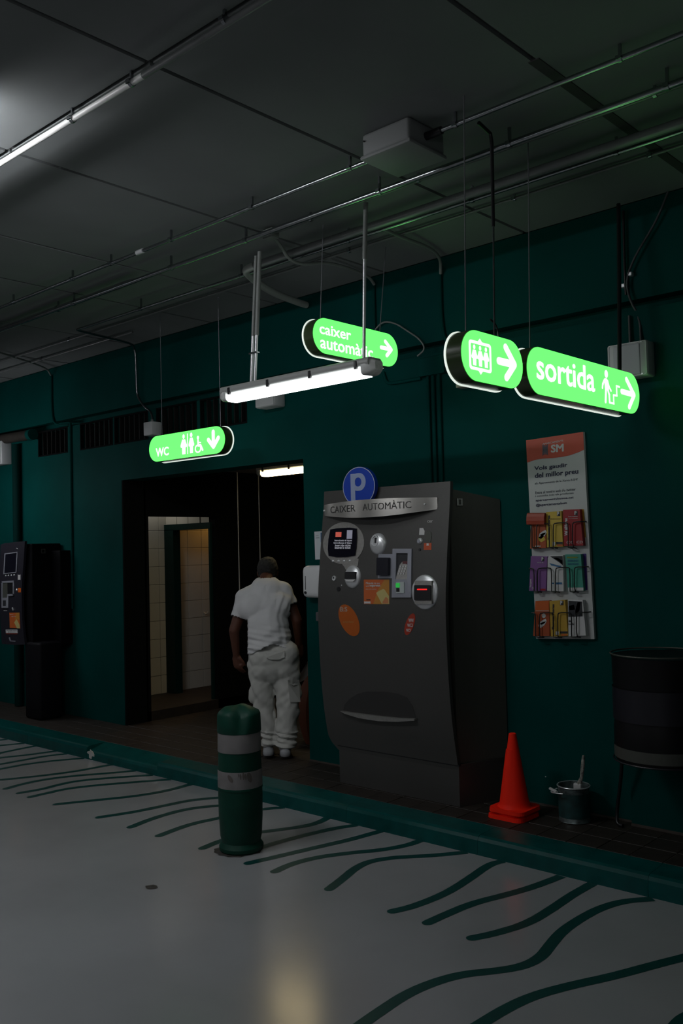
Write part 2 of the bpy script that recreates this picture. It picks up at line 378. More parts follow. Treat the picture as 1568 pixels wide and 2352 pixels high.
# ceiling: slab plus single panels parted by joints
ceil = obj('ceiling', box(-16, 8, -12, YW+.2, CE+.02, CE+.2), M_joint, kind='structure')
XJ = [-16, -13.0, -11.85, -10.7, -9.56, -8.42, -7.27, -6.12, -5.30, -4.155, -3.00, -1.87, -0.72, 0.43, 3, 8]
YJ = [-12, -6.5, -1.0, 2.205, YW+.0]
g = .012
for x0, x1 in zip(XJ, XJ[1:]):
    for y0, y1 in zip(YJ, YJ[1:]):
        obj('ceiling_panel', box(x0+g, x1-g, y0+g, y1-g, CE, CE+.03), M_ceil, ceil)
obj('joint_strip', box(-1.895, -1.845, 3.30, YW, CE-.004, CE+.01), mat('dark_joint_band', (0.05, 0.05, 0.05), 0.9), ceil)
# far sides of the garage, out of view, closing the hall
M_gar = mat('pale_garage_wall', (0.30, 0.31, 0.30), 0.8, noise=0.1, scale=1)
obj('wall_left', box(-16.2, -16, -12, YW+.2, 0, CE+.1), M_gar, kind='structure')
obj('wall_right', box(8, 8.2, -12, YW+.2, 0, CE+.1), M_gar, kind='structure')
obj('wall_front', box(-16, 8, -12.2, -12, 0, CE+.1), M_gar, kind='structure')

# ------------------------------------------------------------------ fluorescent battens
def batten(x0, x1, yc, zb, label, group=None, rods=(), name='fluorescent_light', mtube=None, h=1.0):
    """zb: underside of the lit diffuser"""
    t = thing(name, label, 'light', ((x0+x1)/2, yc, zb), group)
    def sect(w0, w1, z0, z1, xa, xb, r0):
        P = rrect(yc-w0, yc+w0, z0, z1, r0, 5); k = len(P)
        V = [(xa, a, b) for a, b in P]+[(xb, a, b) for a, b in P]
        return V, [tuple(range(k)), tuple(range(k, 2*k))]+[(i, (i+1)%k, k+(i+1)%k, k+i) for i in range(k)]
    obj('housing', sect(.062, .062, zb+.050*h, zb+.100*h, x0+.03, x1-.03, .022), M_fix, t, smooth=True)
    obj('diffuser', sect(.052, .052, zb, zb+.052*h, x0+.085, x1-.085, .022), mtube or M_tube, t, smooth=True)
    for xa, xb in ((x0, x0+.084), (x1-.084, x1)):
        pr = []; n = 6
        for i in range(n+1):
            s = i/n; pr.append(s)
        V = []; F = []; k = 28
        for i, s in enumerate(pr):
            xx = xa+(xb-xa)*s; q = s if xa == x0 else 1-s
            sc_ = 0.55+0.45*math.sin(min(1, q*1.4)*math.pi/2)
            P = rrect(-.060*sc_, .060*sc_, -.048*sc_, .048*sc_, .024*sc_, 6)
            for a, b in P: V.append((xx, yc+a, zb+.052*h+b*h))
            k = len(P)
        for i in range(n):
            for j in range(k): F.append((i*k+j, i*k+(j+1)%k, (i+1)*k+(j+1)%k, (i+1)*k+j))
        F.append(tuple(range(k))); F.append(tuple(n*k+j for j in range(k)))
        obj('end_cap', (V, F), M_clear, t, smooth=True)
    nc = 4
    for k in range(nc):
        xx = x0+.12+(x1-x0-.24)*k/(nc-1)
        obj('clip', bbox(xx-.010, xx+.010, yc-.068, yc-.050, zb+.040*h, zb+.085*h, .003, 1), M_blackpl, t)
    return t
lamp = batten(-4.535, -3.22, 3.88, 2.705, 'long bright white tube lamp hanging from two conduits under the ceiling')
for xt, xb, zt in ((-4.165, -4.235, 3.62), (-4.20, -4.27, 3.60)):
    zj = 3.10
    xj = xt+(xb-xt)*(zt-zj)/(zt-2.80)
    obj('upper_rod', tube([(xt, 3.88, zt), (xj, 3.88, zj)], .014 if zt > 3.61 else .011, 10), M_pvc, lamp, smooth=True)
    obj('lower_rod', tube([(xj, 3.88, zj), (xb, 3.88, 2.80)], .010, 10), M_chrome, lamp, smooth=True)
obj('upper_rod', tube([(-3.285, 3.88, 3.688), (-3.305, 3.88, 3.37)], .0135, 10), M_pvc, lamp, smooth=True)
obj('lower_rod', tube([(-3.305, 3.88, 3.37), (-3.33, 3.88, 2.80)], .010, 10), M_chrome, lamp, smooth=True)
obj('rod_clamp', bbox(-4.275, -4.20, 3.865, 3.895, 2.985, 2.997, .003, 1), M_steel, lamp)
# out of view: ceiling mounted batten at the left, then added hall lamps
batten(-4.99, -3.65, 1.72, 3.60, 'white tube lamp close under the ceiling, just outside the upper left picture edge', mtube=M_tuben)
ADDED_LAMPS = [(-1.2, 0.14, -0.3, 2.705), (-9.95, -8.61, 3.88, 2.705), (-6.6, -5.26, 0.4, 2.705), (-10.6, -9.26, 0.4, 2.705), (-1.9, -0.56, -1.6, 2.705), (-6.9, -5.56, -3.4, 2.705), (0.9, 2.24, -3.4, 2.705)]  # unseen lamps added and placed to light floor and walls
for i, (a, b, y, z) in enumerate(ADDED_LAMPS):
    lo_ = batten(a, b, y, z, 'unseen white tube lamp added outside the picture to light the hall', 'added unseen tube lamps of the hall', mtube=M_tubel if a < -8 and y > 2 else M_tubeh)
    for x_ in (a+.33, b-.1): obj('rod', tube([(x_, y, 2.80), (x_, y, CE)], .010, 8), M_pvc, lo_, smooth=True)
# corridor lamp
cl = batten(-6.50, -5.20, 5.98, 2.452, 'warm yellow tube lamp on the ceiling of the dark corridor', name='corridor_light', mtube=M_tubew, h=1.0)
for y_, z_, zt_ in ((6.565, 1.30, 2.60), (6.875, 1.58, 2.60)):
    obj('wall_conduit', tube([(XL+.02, y_, z_), (XL+.02, y_, zt_)], .006, 8), M_chrome, label='thin shiny conduit on the dark corridor wall, ' + ('left one behind the man' if y_ < 6.7 else 'right one above his head'), cat='pipe', smooth=True)
# washroom lamps
for nm, loc, col, p, sz in (('washroom_lamp', (-8.22, 5.95, 2.535), (1.0, 0.96, 0.86), 0.9, .12), ('washroom_lamp', (-8.1, 7.0, 2.535), (1.0, 0.50, 0.12), 2.0, .12)):
    ld = bpy.data.lights.new(nm, 'AREA'); ld.energy = p; ld.color = col; ld.size = sz
    lo = bpy.data.objects.new(nm, ld); lo.location = loc; COL.objects.link(lo)

# ------------------------------------------------------------------ hanging light boxes
def stadium(a0, a1, b0, b1, n=12, grow=0.0):
    a0 -= grow; a1 += grow; b0 -= grow; b1 += grow
    return rrect(a0, a1, b0, b1, (b1-b0)/2-1e-4, n)
def lightbox(name, label, fr, a0, a1, b0, b1, T):
    c = fr((a0+a1)/2, b0, -T/2)
    t = thing(name, label, 'sign', c, 'green light boxes hanging from the ceiling')
    obj('face', prism(fr, stadium(a0, a1, b0, b1), -.004, 0), M_gface, t)
    obj('housing', prism(fr, stadium(a0, a1, b0, b1, grow=.003), -T+.004, -.005), M_signhous, t, smooth=True)
    obj('rear_diffuser', prism(fr, stadium(a0, a1, b0, b1, grow=.009), -T-.004, -T+.002), M_wedge, t)
    return t
def sym(t, name, *g): return obj(name, join(*g), M_wface, t)
def person_sym(fr, a, b0, b1, wide, skirt=False):
    h = b1-b0; hd = h*.20
    g = [prism(fr, ell(a, b1-hd*.55, hd*.42, hd*.55, 14), 0, .0016)]
    w_ = wide/2
    g.append(prism(fr, [(a-w_*.45, b1-hd*1.25), (a-w_, b1-h*.55), (a-w_*.95, b1-h*.64), (a-w_*.55, b1-h*.66), (a-w_*.5, b0+.002), (a+w_*.5, b0+.002), (a+w_*.55, b1-h*.66), (a+w_*.95, b1-h*.64), (a+w_, b1-h*.55), (a+w_*.45, b1-hd*1.25)], 0, .0016))
    return join(*g)
SX = frX(-2.20)
# lift sign
t = lightbox('hanging_sign', 'green light box with three figures in a lift cabin and an arrow', SX, 3.202, 3.689, 2.457, 2.677, .085)
g = [ring(SX, rrect(3.254, 3.425, 2.503, 2.631, .016), rrect(3.267, 3.412, 2.516, 2.618, .008), 0, .0015),
     prism(SX, [(3.322, 2.630), (3.356, 2.630), (3.339, 2.645)], 0, .0015), prism(SX, [(3.322, 2.504), (3.356, 2.504), (3.339, 2.488)], 0, .0015)]
for a in (3.294, 3.339, 3.384): g.append(person_sym(SX, a, 2.521, 2.613, .044))
sym(t, 'lift_symbol', *g)
sym(t, 'arrow', strokes(SX, [(3.486, 2.568), (3.610, 2.568)], .034, 0, .0016), strokes(SX, [(3.546, 2.638), (3.618, 2.568)], .034, 0, .0014), strokes(SX, [(3.618, 2.568), (3.546, 2.500)], .034, 0, .0015))
obj('wire', tube([(-2.245, 3.342, 3.74), (-2.245, 3.30, 2.67)], .0028, 6), M_wirec, t)
obj('supply_conduit', tube([(-2.275, 3.50, 3.68), (-2.275, 3.595, 3.66), (-2.275, 3.605, 3.62), (-2.27, 3.588, 3.22)], .006, 8, radii=[.009, .009, .009, .008]), M_blackpl, t, smooth=True)
obj('lower_rod', tube([(-2.27, 3.588, 3.22), (-2.25, 3.535, 2.67)], .0045, 8), M_steel, t, smooth=True)
obj('supply_cable', tube(smooth_path([(-2.275, 3.545, 2.78), (-2.275, 3.60, 2.76), (-2.265, 3.60, 2.68)]), .004, 6), M_blackpl, t)
obj('cable_gland', bbox(-2.255, -2.235, 3.588, 3.612, 2.672, 2.684, .003, 1), M_white, t)
# exit sign
t = lightbox('hanging_sign', 'long green light box reading sortida with a walking figure and arrow', SX, 3.732, 4.934, 2.456, 2.682, .085)
sym(t, 'lettering', text(SX, 'sortida', 3.812, 4.400, 2.526, 2.655, 0, .0016, bold=.022))
sym(t, 'walker_symbol', prism(SX, ell(4.533, 2.640, .018, .021, 16), 0, .0016), prism(SX, [(4.508, 2.612), (4.530, 2.618), (4.552, 2.606), (4.556, 2.555), (4.515, 2.555)], 0, .0016),
    strokes(SX, [(4.512, 2.607), (4.488, 2.58), (4.484, 2.560)], .013, 0, .0015), strokes(SX, [(4.548, 2.600), (4.560, 2.574), (4.582, 2.556)], .012, 0, .0014),
    strokes(SX, [(4.525, 2.562), (4.515, 2.49)], .018, 0, .0013), strokes(SX, [(4.543, 2.562), (4.560, 2.530), (4.562, 2.492)], .015, 0, .0012))
sym(t, 'stair_symbol', strokes(SX, [(4.566, 2.490), (4.610, 2.489), (4.610, 2.535), (4.650, 2.536), (4.650, 2.588), (4.685, 2.588)], .010, 0, .0016))
sym(t, 'arrow', strokes(SX, [(4.712, 2.566), (4.858, 2.564)], .030, 0, .0016), strokes(SX, [(4.775, 2.640), (4.866, 2.563)], .030, 0, .0014), strokes(SX, [(4.866, 2.563), (4.798, 2.490)], .030, 0, .0015))
obj('wire', tube([(-2.245, 3.885, 3.74), (-2.245, 3.835, 2.68)], .0028, 6), M_wirec, t)
obj('supply_conduit', tube([(-2.30, 4.975, 3.70), (-2.285, 4.92, 3.3), (-2.25, 4.80, 2.68)], .012, 8), M_blackpl, t, smooth=True)
# cash machine sign
SC = frX(-3.75)
t = lightbox('hanging_sign', 'green light box reading caixer automàtic behind the lamp conduit', SC, 3.915, 4.715, 2.928, 3.144, .085)
sym(t, 'lettering', text(SC, 'caixer', 3.968, 4.252, 3.042, 3.106, 0, .0016, bold=.020), text(SC, 'automàtic', 3.972, 4.460, 2.955, 3.030, 0, .0016, bold=.020))
sym(t, 'arrow', strokes(SC, [(4.545, 3.043), (4.645, 3.043)], .026, 0, .0016), strokes(SC, [(4.588, 3.088), (4.648, 3.043)], .026, 0, .0014), strokes(SC, [(4.648, 3.043), (4.600, 2.998)], .026, 0, .0015))
obj('wire', tube([(-3.79, 4.066, 3.74), (-3.79, 4.02, 3.14)], .0028, 6), M_wirec, t)
obj('wire', tube([(-3.79, 4.669, 3.74), (-3.79, 4.58, 3.14)], .0028, 6), M_wirec, t)
# washroom sign
SW = frY(4.60)
t = lightbox('hanging_sign', 'green light box reading WC with washroom symbols and a down arrow', SW, -6.348, -5.379, 2.510, 2.722, .085)
sym(t, 'lettering', text(SW, 'WC', -6.255, -6.080, 2.548, 2.622, 0, .0016, bold=.03))
g = [person_sym(SW, -5.882, 2.537, 2.700, .080), prism(SW, rect(-5.836, -5.828, 2.537, 2.702), 0, .0015), person_sym(SW, -5.784, 2.537, 2.704, .070)]
g += [prism(SW, ell(-5.700, 2.655, .013, .015, 14), 0, .0016), strokes(SW, [(-5.700, 2.632), (-5.698, 2.594), (-5.668, 2.590), (-5.645, 2.553)], .018, 0, .0015),
      strokes(SW, [(-5.700, 2.618), (-5.668, 2.612)], .010, 0, .0013), ring(SW, ell(-5.702, 2.568, .040, .034, 24), ell(-5.702, 2.568, .028, .023, 24), 0, .0012)]
sym(t, 'washroom_symbols', *g)
sym(t, 'arrow', strokes(SW, [(-5.512, 2.682), (-5.512, 2.570)], .036, 0, .0016), strokes(SW, [(-5.572, 2.625), (-5.512, 2.565)], .034, 0, .0014), strokes(SW, [(-5.512, 2.565), (-5.452, 2.630)], .034, 0, .0015))
obj('wire', tube([(-6.22, 4.64, 3.74), (-6.22, 4.64, 2.71)], .0022, 6), M_wirec, t)
obj('wire', tube([(-5.47, 4.64, 3.74), (-5.47, 4.64, 2.72)], .0022, 6), M_wirec, t)

# ------------------------------------------------------------------ pipes under the ceiling
M_bend = mat('lighter_grey_bend', (0.34, 0.36, 0.34), 0.5)
def clamp(t, x, y, z, r):
    obj('pipe_clamp', join(tube([(x-.008, y, z), (x+.008, y, z)], r+.004, 12), box(x-.006, x+.006, y-.006, y+.006, z+r, 3.7395), box(x-.012, x+.012, y-r-.010, y-r-.002, z-.008, z+.008)), M_steel, t)
def pipe(name, label, x0, x1, y, z, r, m, cl=(), extra=None, cat='pipe'):
    t = thing(name, label, cat, ((x0+x1)/2, y, z), 'pipes running along the ceiling')
    obj('tube', tube([(x0, y, z), (x1, y, z)], r, 12), m, t, smooth=True)
    for x in cl: clamp(t, x, y, z, r)
    return t
t = pipe('conduit', 'shiny galvanised conduit running through the grey junction box, second pipe from the camera', -11, -2.80, 3.452, 3.68, .0115, M_steel, [-10.2, -8.9, -7.7, -6.45, -5.62, -5.15, -4.50, -3.76, -3.02])
obj('tube', tube([(-2.47, 3.44, 3.68), (2, 3.44, 3.68)], .0115, 12), M_steel, t, smooth=True)
for x in (-2.36, -1.56, -.8): clamp(t, x, 3.44, 3.68, .0115)
obj('coupling', tube([(-4.86, 3.452, 3.68), (-4.79, 3.452, 3.68)], .0155, 12), M_chrome, t, smooth=True)
obj('gland', tube([(-2.535, 3.44, 3.68), (-2.44, 3.44, 3.68)], .019, 12), M_blackpl, t, smooth=True)
t = pipe('conduit', 'grey steel conduit just beyond the junction box, carrying green glints', -11, 2, 3.755, 3.66, .015, M_steel, [-8.7, -7.3, -6.1, -4.9, -4.15, -3.08, -2.27, -1.5, -.8])
t = pipe('conduit', 'thin grey conduit ending above the left lamp conduits, fourth pipe from the camera', -4.02, 2, 3.865, 3.70, .010, M_pipe, [-3.7, -2.9, -1.6])
obj('elbow_box', bbox(-4.09, -4.00, 3.83, 3.90, 3.665, 3.725, .012, 2), M_pvc, t)
t = pipe('conduit', 'grey conduit bundle on the left, hidden behind the second conduit', -11, -5.4, 3.80, 3.685, .022, M_pipe, [-6.4, -8.2])
t = pipe('drain_pipe', 'thick grey pipe that curls back in a bend towards the wall', -4.50, 2, 4.145, 3.665, .025, M_pipe)
obj('bend', tube(smooth_path([(-4.50, 4.145, 3.665), (-4.62, 4.16, 3.665), (-4.70, 4.27, 3.665), (-4.78, 4.43, 3.66), (-4.89, 4.70, 3.66), (-4.94, 4.97, 3.66), (-4.955, 5.10, 3.66)], 2), .026, 12), M_bend, t, smooth=True)  # bend coloured lighter than the straight run of the same pipe
t = pipe('conduit', 'slim conduit beside the thick pipe, bending to the wall at its left end', -6.72, 2, 4.222, 3.66, .011, M_steel, [-5.9, -4.72, -3.72, -2.80, -1.95, -1.3])
obj('bend', tube(smooth_path([(-6.72, 4.222, 3.66), (-6.86, 4.235, 3.67), (-6.94, 4.33, 3.69), (-7.02, 4.55, 3.70), (-7.08, 4.95, 3.70), (-7.20, 5.07, 3.69), (-7.205, 5.085, 3.60), (-7.21, 5.09, 3.30), (-7.20, 5.10, 3.22), (-7.10, 5.10, 3.12), (-6.99, 5.10, 3.06), (-6.97, 5.095, 2.95)], 2), .010, 10), M_steel, t, smooth=True)
pipe('conduit', 'thin grey conduit nearest the wall on the right half of the ceiling', -10.5, 2, 4.497, 3.715, .009, M_pipe, [-7.4, -3.96, -2.7, -1.9])
pipe('conduit', 'short thin conduit closest to the wall at the far left ceiling', -10.5, -6.75, 4.735, 3.71, .010, M_pipe, [-8.3])
t = pipe('conduit', 'conduit nearest the camera at upper left, its lamp-lit part coloured white', -8, -3.02, 2.19, 3.69, .0135, mat('lamplit_white_conduit', (0.78, 0.78, 0.76), 0.4), [-3.55, -4.9, -3.10])  # lamplight on the left run put into its white colour; rest stays grey
obj('tube', tube([(-3.02, 2.19, 3.69), (2, 2.165, 3.70)], .0135, 12), M_pipe, t, smooth=True)
for x in (-2.5, -1.8): clamp(t, x, 2.18, 3.70, .0135)
def flex(name, label, pts, r, m=None, cat='hose', grp=None): return obj(name, tube(smooth_path(pts), r, 10), m or M_pvc, label=label, cat=cat, group=grp, smooth=True)
flex('flexible_conduit', 'grey flexible conduit from the elbow box above the lamp to the wall', [(-4.05, 3.87, 3.705), (-4.12, 4.02, 3.68), (-4.15, 4.12, 3.618), (-4.155, 4.25, 3.612), (-4.17, 4.48, 3.685), (-4.20, 4.75, 3.71), (-4.235, 5.02, 3.71), (-4.25, 5.09, 3.67)], .011)
flex('flexible_conduit', 'short grey flexible conduit from the slim pipe to the wall, right of the lamp conduit', [(-3.47, 4.26, 3.68), (-3.51, 4.49, 3.69), (-3.54, 4.81, 3.71), (-3.61, 5.03, 3.71), (-3.66, 5.10, 3.62)], .011)
flex('flexible_conduit', 'faint grey flexible conduit reaching the wall at the far left', [(-8.1, 4.0, 3.71), (-8.29, 4.3, 3.71), (-8.62, 4.97, 3.71), (-8.74, 5.09, 3.66)], .010)
# ceiling junction box
t = thing('junction_box', 'grey square junction box fixed to the ceiling on the shiny conduit', 'box', (-2.67, 3.45, 3.62))
M_cbox = mat('ceiling_box_plastic', (0.24, 0.25, 0.25), 0.6)
obj('body', bbox(-2.82, -2.53, 3.31, 3.59, 3.628, 3.74, .018, 3), M_cbox, t, smooth=True)
obj('cover', bbox(-2.828, -2.522, 3.302, 3.598, 3.612, 3.634, .010, 2), M_cbox, t, smooth=True)
obj('screw', tube([(-2.80, 3.308, 3.70), (-2.80, 3.302, 3.70)], .004, 8), M_blackpl, t)

# ------------------------------------------------------------------ conduits, cables and boxes on the back wall
M_dkc = mat('dark_grey_cable', (0.05, 0.055, 0.06), 0.5)
def wconduit(label, pts, r=.011, m=None): return flex('wall_conduit', label, pts, r, m or M_wall, 'pipe', None)
wconduit('green painted conduit above the pay machine, left one of three', [(-3.80, YW-.014, 2.97), (-3.80, YW-.014, 1.9)], .012)
wconduit('green painted conduit above the pay machine, middle one of three', [(-3.755, YW-.014, 2.97), (-3.755, YW-.014, 1.9)], .012)
wconduit('green painted conduit above the pay machine, right one of three', [(-3.705, YW-.014, 3.05), (-3.705, YW-.014, 1.9)], .012)
wconduit('green painted vertical conduit on the upper wall left of the lift sign', [(-3.67, YW-.014, 3.66), (-3.67, YW-.014, 3.24), (-3.62, YW-.014, 3.12)], .012)
wconduit('green painted vertical conduit on the upper wall behind the caixer sign', [(-4.27, YW-.014, 3.70), (-4.27, YW-.014, 3.20)], .012)
wconduit('green painted conduit on the upper wall at the far left', [(-8.76, YW-.014, 3.66), (-8.76, YW-.014, 3.22), (-8.68, YW-.014, 3.12), (-8.42, YW-.014, 3.10)], .012)
wconduit('green painted vertical conduit rising behind the small pay machine', [(-8.40, YW-.014, 3.12), (-8.40, YW-.014, 1.2)], .014)
wconduit('thick dark green pipe down the wall at the far left', [(-9.45, YW-.05, 2.99), (-9.45, YW-.05, .12)], .045, mat('darker_green_paint', (0.0004, 0.018, 0.016), .7, spec=.05))
wconduit('green painted horizontal conduit under the caixer sign', [(-4.20, YW-.014, 3.02), (-4.17, YW-.014, 2.93), (-4.08, YW-.014, 2.925), (-3.86, YW-.014, 2.925)], .012)
obj('wall_box', bbox(-3.86, -3.64, YW-.045, YW+.01, 2.93, 3.06, .006, 2), M_wall, label='green painted box on the wall where three conduits start', cat='box')
flex('cable', 'thin grey cable looping over the wall beside the caixer sign', [(-4.26, YW-.02, 3.34), (-4.18, YW-.03, 3.385), (-4.06, YW-.03, 3.35), (-3.95, YW-.03, 3.27), (-3.85, YW-.03, 3.20), (-3.80, YW-.03, 3.12), (-3.88, YW-.02, 3.085)], .006, M_pvc, 'cable')
flex('cable', 'dark cable sagging from the ceiling corner to the white wall box', [(-2.05, YW-.04, 3.73), (-2.13, YW-.03, 3.58), (-2.26, YW-.03, 3.42), (-2.325, YW-.03, 3.29), (-2.31, YW-.03, 3.17), (-2.24, YW-.05, 3.04), (-2.23, YW-.07, 2.89)], .007, M_dkc, 'cable')
flex('cable', 'dark straight cable dropping beside the sagging one to two clips', [(-2.33, YW-.02, 3.70), (-2.335, YW-.02, 3.29), (-2.335, YW-.015, 3.2)], .008, M_blackpl, 'cable')
for (x_, z_, s_) in ((-2.345, 3.255, 'lower'), (-2.30, 3.315, 'upper')):
    obj('cable_clip', bbox(x_-.016, x_+.014, YW-.035, YW, z_-.012, z_+.012, .004, 1), M_chrome, label=f'shiny metal cable clip on the wall above the white box, {s_} one', cat='clip')
wconduit('short dark conduit entering the top of the white wall box', [(-2.295, YW-.07, 3.06), (-2.295, YW-.07, 2.88)], .008, M_dkc)
t = thing('emergency_light', 'large grey white emergency light box high on the right wall', 'box', (-2.28, YW-.05, 2.68))
FE = frY(YW-.055)
obj('body', bbox(-2.398, -2.158, 4.965, YW-.05, 2.683, 2.887, .014, 3), M_box, t, smooth=True)
obj('diffuser', bbox(-2.362, -2.200, 4.960, 4.975, 2.694, 2.872, .006, 2), mat('frosted_panel', (0.46, 0.47, 0.50), 0.6), t)
obj('rim', ring(lambda a, b, n: (a, 4.965-n, b), rrect(-2.394, -2.162, 2.687, 2.883, .012), rrect(-2.386, -2.170, 2.694, 2.876, .008), 0, .003), M_box, t)
for a, b in ((-2.390, 2.71), (-2.19, 2.876), (-2.19, 2.694)): obj('screw', tube([(a, 4.966, b), (a, 4.958, b)], .004, 8), M_chrome, t)
t = thing('wall_junction_box', 'light grey wall box partly hidden behind the white tube lamp', 'box', (-5.32, YW-.06, 2.88))
obj('body', bbox(-5.455, -5.235, 5.00, YW, 2.895, 3.05, .010, 2), M_box, t, smooth=True)
obj('lid', bbox(-5.45, -5.24, 4.992, 5.002, 2.90, 3.045, .003, 1), M_box, t)
t = thing('wall_junction_box', 'small grey wall box at the end of the bent conduit above the WC sign', 'box', (-6.94, YW-.05, 2.82))
obj('body', bbox(-7.00, -6.87, 5.01, YW, 2.83, 2.955, .010, 2), M_box, t, smooth=True)
obj('gland', tube([(-6.97, 5.09, 2.94), (-6.97, 5.09, 2.985)], .014, 10), M_pvc, t)
t = thing('wall_box', 'grey box cut by the left picture edge under a brown duct', 'box', (-9.75, YW-.08, 2.78))
obj('body', bbox(-9.90, -9.645, 5.0, YW, 2.785, 3.05, .010, 2), M_box, t, smooth=True)
obj('lid', bbox(-9.89, -9.655, 4.99, 5.003, 2.795, 3.04, .003, 1), M_box, t)
t = thing('duct', 'short dull brown duct sticking out at the upper left wall', 'duct', (-9.6, YW-.06, 3.02))
obj('duct_body', tube([(-10.6, YW-.07, 3.09), (-9.10, YW-.07, 3.06)], .055, 14), mat('dull_brown_duct', (0.035, 0.032, 0.028), 0.7, spec=.1, noise=.2), t, smooth=True)
obj('duct_collar', tube([(-9.12, YW-.07, 3.06), (-9.05, YW-.07, 3.06)], .062, 14), M_wall, t, smooth=True)
obj('wall_bracket', bbox(-3.53, -3.43, 5.05, YW, 2.805, 2.835, .004, 1), mat('beige_plastic', (0.42, 0.40, 0.34), 0.5), label='small beige bracket on the wall just below the lift sign', cat='bracket')

# ------------------------------------------------------------------ pay machine (large)
def quad(c): return lambda a, b: sum(k*v for k, v in zip(c, (1, a/1000, b/1000, a*b/1e6, a*a/1e6)))
_ax = quad([-4.549511, 0.795649, 0.022924, -0.007596, -0.054445]); _az = quad([1.999826, -0.030642, -0.570012, 0.041603, -0.000218])
_bx = quad([-4.571235, 1.151001, 0.029349, -0.006571, -0.107082]); _bz = quad([2.412140, -0.093542, -0.841462, 0.084565, 0.006051])
_cx = quad([-4.697337, 1.585611, -0.044343, 0.005529, -0.195175]); _cz = quad([2.420989, -0.099695, -1.143645, 0.153203, -0.009822])
PZ = [.097, .329, .631, .927, 1.321, 1.614, 2.159]; PY = [4.790, 4.777, 4.727, 4.700, 4.691, 4.715, 4.782]
def pyz(z):
    if z <= PZ[0]: return PY[0]
    for i in range(len(PZ)-1):
        if z <= PZ[i+1]:
            s = (z-PZ[i])/(PZ[i+1]-PZ[i])
            # smooth Catmull-Rom
            p0 = PY[max(i-1, 0)]; p1 = PY[i]; p2 = PY[i+1]; p3 = PY[min(i+2, len(PY)-1)]
            return .5*(2*p1+(p2-p0)*s+(2*p0-5*p1+4*p2-p3)*s*s+(3*p1-p0-3*p2+p3)*s*s*s)
    return PY[-1]
KA = lambda a, b, n: (_ax(a, b), pyz(_az(a, b))-n, _az(a, b))
KB = lambda a, b, n: (_bx(a, b), pyz(_bz(a, b))-n, _bz(a, b))
KC = lambda a, b, n: (_cx(a, b), pyz(_cz(a, b))-n, _cz(a, b))
KW = lambda a, b, n: (a, pyz(b)-n, b)
kiosk = thing('pay_machine', 'tall dark grey parking pay machine with a blue P disc on top', 'machine', (-3.93, 4.95, ZS))
# cabinet with splayed sides
def cab(z0, z1, x0f, x1f, x0b, x1b, yf, yb, z1b=None):
    v = [(x0f, yf, z0), (x1f, yf, z0), (x1b, yb, z0), (x0b, yb, z0), (x0f, yf, z1), (x1f, yf, z1), (x1b, yb, z1b or z1), (x0b, yb, z1b or z1)]
    return v, [(0, 3, 2, 1), (4, 5, 6, 7), (0, 1, 5, 4), (1, 2, 6, 5), (2, 3, 7, 6), (3, 0, 4, 7)]
obj('cabinet', cab(.365, 2.115, -4.47, -3.425, -4.62, -3.255, 4.80, 5.115, 2.045), M_kside, kiosk)
obj('side_panel', cab(.380, 2.105, -3.424, -3.420, -3.262, -3.250, 4.82, 5.110, 2.038), M_kside, kiosk)
# door: one curved sheet 3 cm thick with a cut-out tray
def door():
    n = 40; V = []; F = []
    zs = [.335+(2.160-.335)*i/n for i in range(n+1)]
    def xl(z): return -4.512 + (0.09*((.45-z)/.12)**2 if z < .45 else 0)
    for z in zs:
        for y_ in (0, .030):
            V.append((xl(z), pyz(z)+y_, z)); V.append((-3.405, pyz(z)+y_, z))
    for i in range(n):
        a = i*4; b = a+4
        F += [(a, a+1, b+1, b), (a+2, b+2, b+3, a+3), (a, b, b+2, a+2), (a+1, a+3, b+3, b+1)]
    F += [(0, 2, 3, 1), (n*4, n*4+1, n*4+3, n*4+2)]
    return V, F
obj('door', door(), M_kiosk, kiosk, smooth=True)
obj('plinth', cab(ZS, .372, -4.42, -3.400, -4.50, -3.27, 4.776, 5.11), M_kiosk, kiosk)
obj('plinth_seam', box(-4.43, -3.395, 4.772, 5.0, .362, .372), M_blackpl, kiosk)
# plaque
def plaque():
    n = 24; V = []; F = []
    for i in range(n+1):
        s = i/n; x_ = -4.500+s*(1.000); o = .105*math.sin(math.pi*min(1, max(0, s)))**.8
        zb = 1.985-.032*math.sin(math.pi*s); zt = 2.062+.012*math.sin(math.pi*s)
        y_ = pyz(2.03)-.004-o
        V += [(x_, y_, zb), (x_, y_, zt), (x_, y_+.004, zb), (x_, y_+.004, zt)]
    for i in range(n):
        a = i*4; b = a+4; F += [(a, b, b+1, a+1), (a+2, a+3, b+3, b+2), (a+1, b+1, b+3, a+3), (a, a+2, b+2, b)]
    F += [(0, 1, 3, 2), (n*4, n*4+2, n*4+3, n*4+1)]
    return V, F
M_brush2 = mat('brushed_plaque_steel', (0.66, 0.64, 0.60), 0.27, 0.85)
pl = obj('name_plaque', plaque(), M_brush2, kiosk, smooth=True)
def PF(a, b, n):
    s = (a+4.500)/1.0; o = .105*math.sin(math.pi*min(1, max(0, s)))**.8
    return (a, pyz(2.03)-.004-o-n, b)
letters('engraved_lettering', mat('engraved_dark_steel', (0.05, 0.05, 0.05), 0.5, 0.5), pl, text(PF, 'CAIXER', -4.40, -4.115, 1.998, 2.045, -.001, .0012), text(PF, 'AUTOMÀTIC', -4.045, -3.665, 2.000, 2.058, -.001, .0012))
for a in (-4.495, -3.575): obj('bolt', tube([PF(a, 2.022, -.002), PF(a, 2.022, .006)], .006, 10), M_chrome, pl, smooth=True)
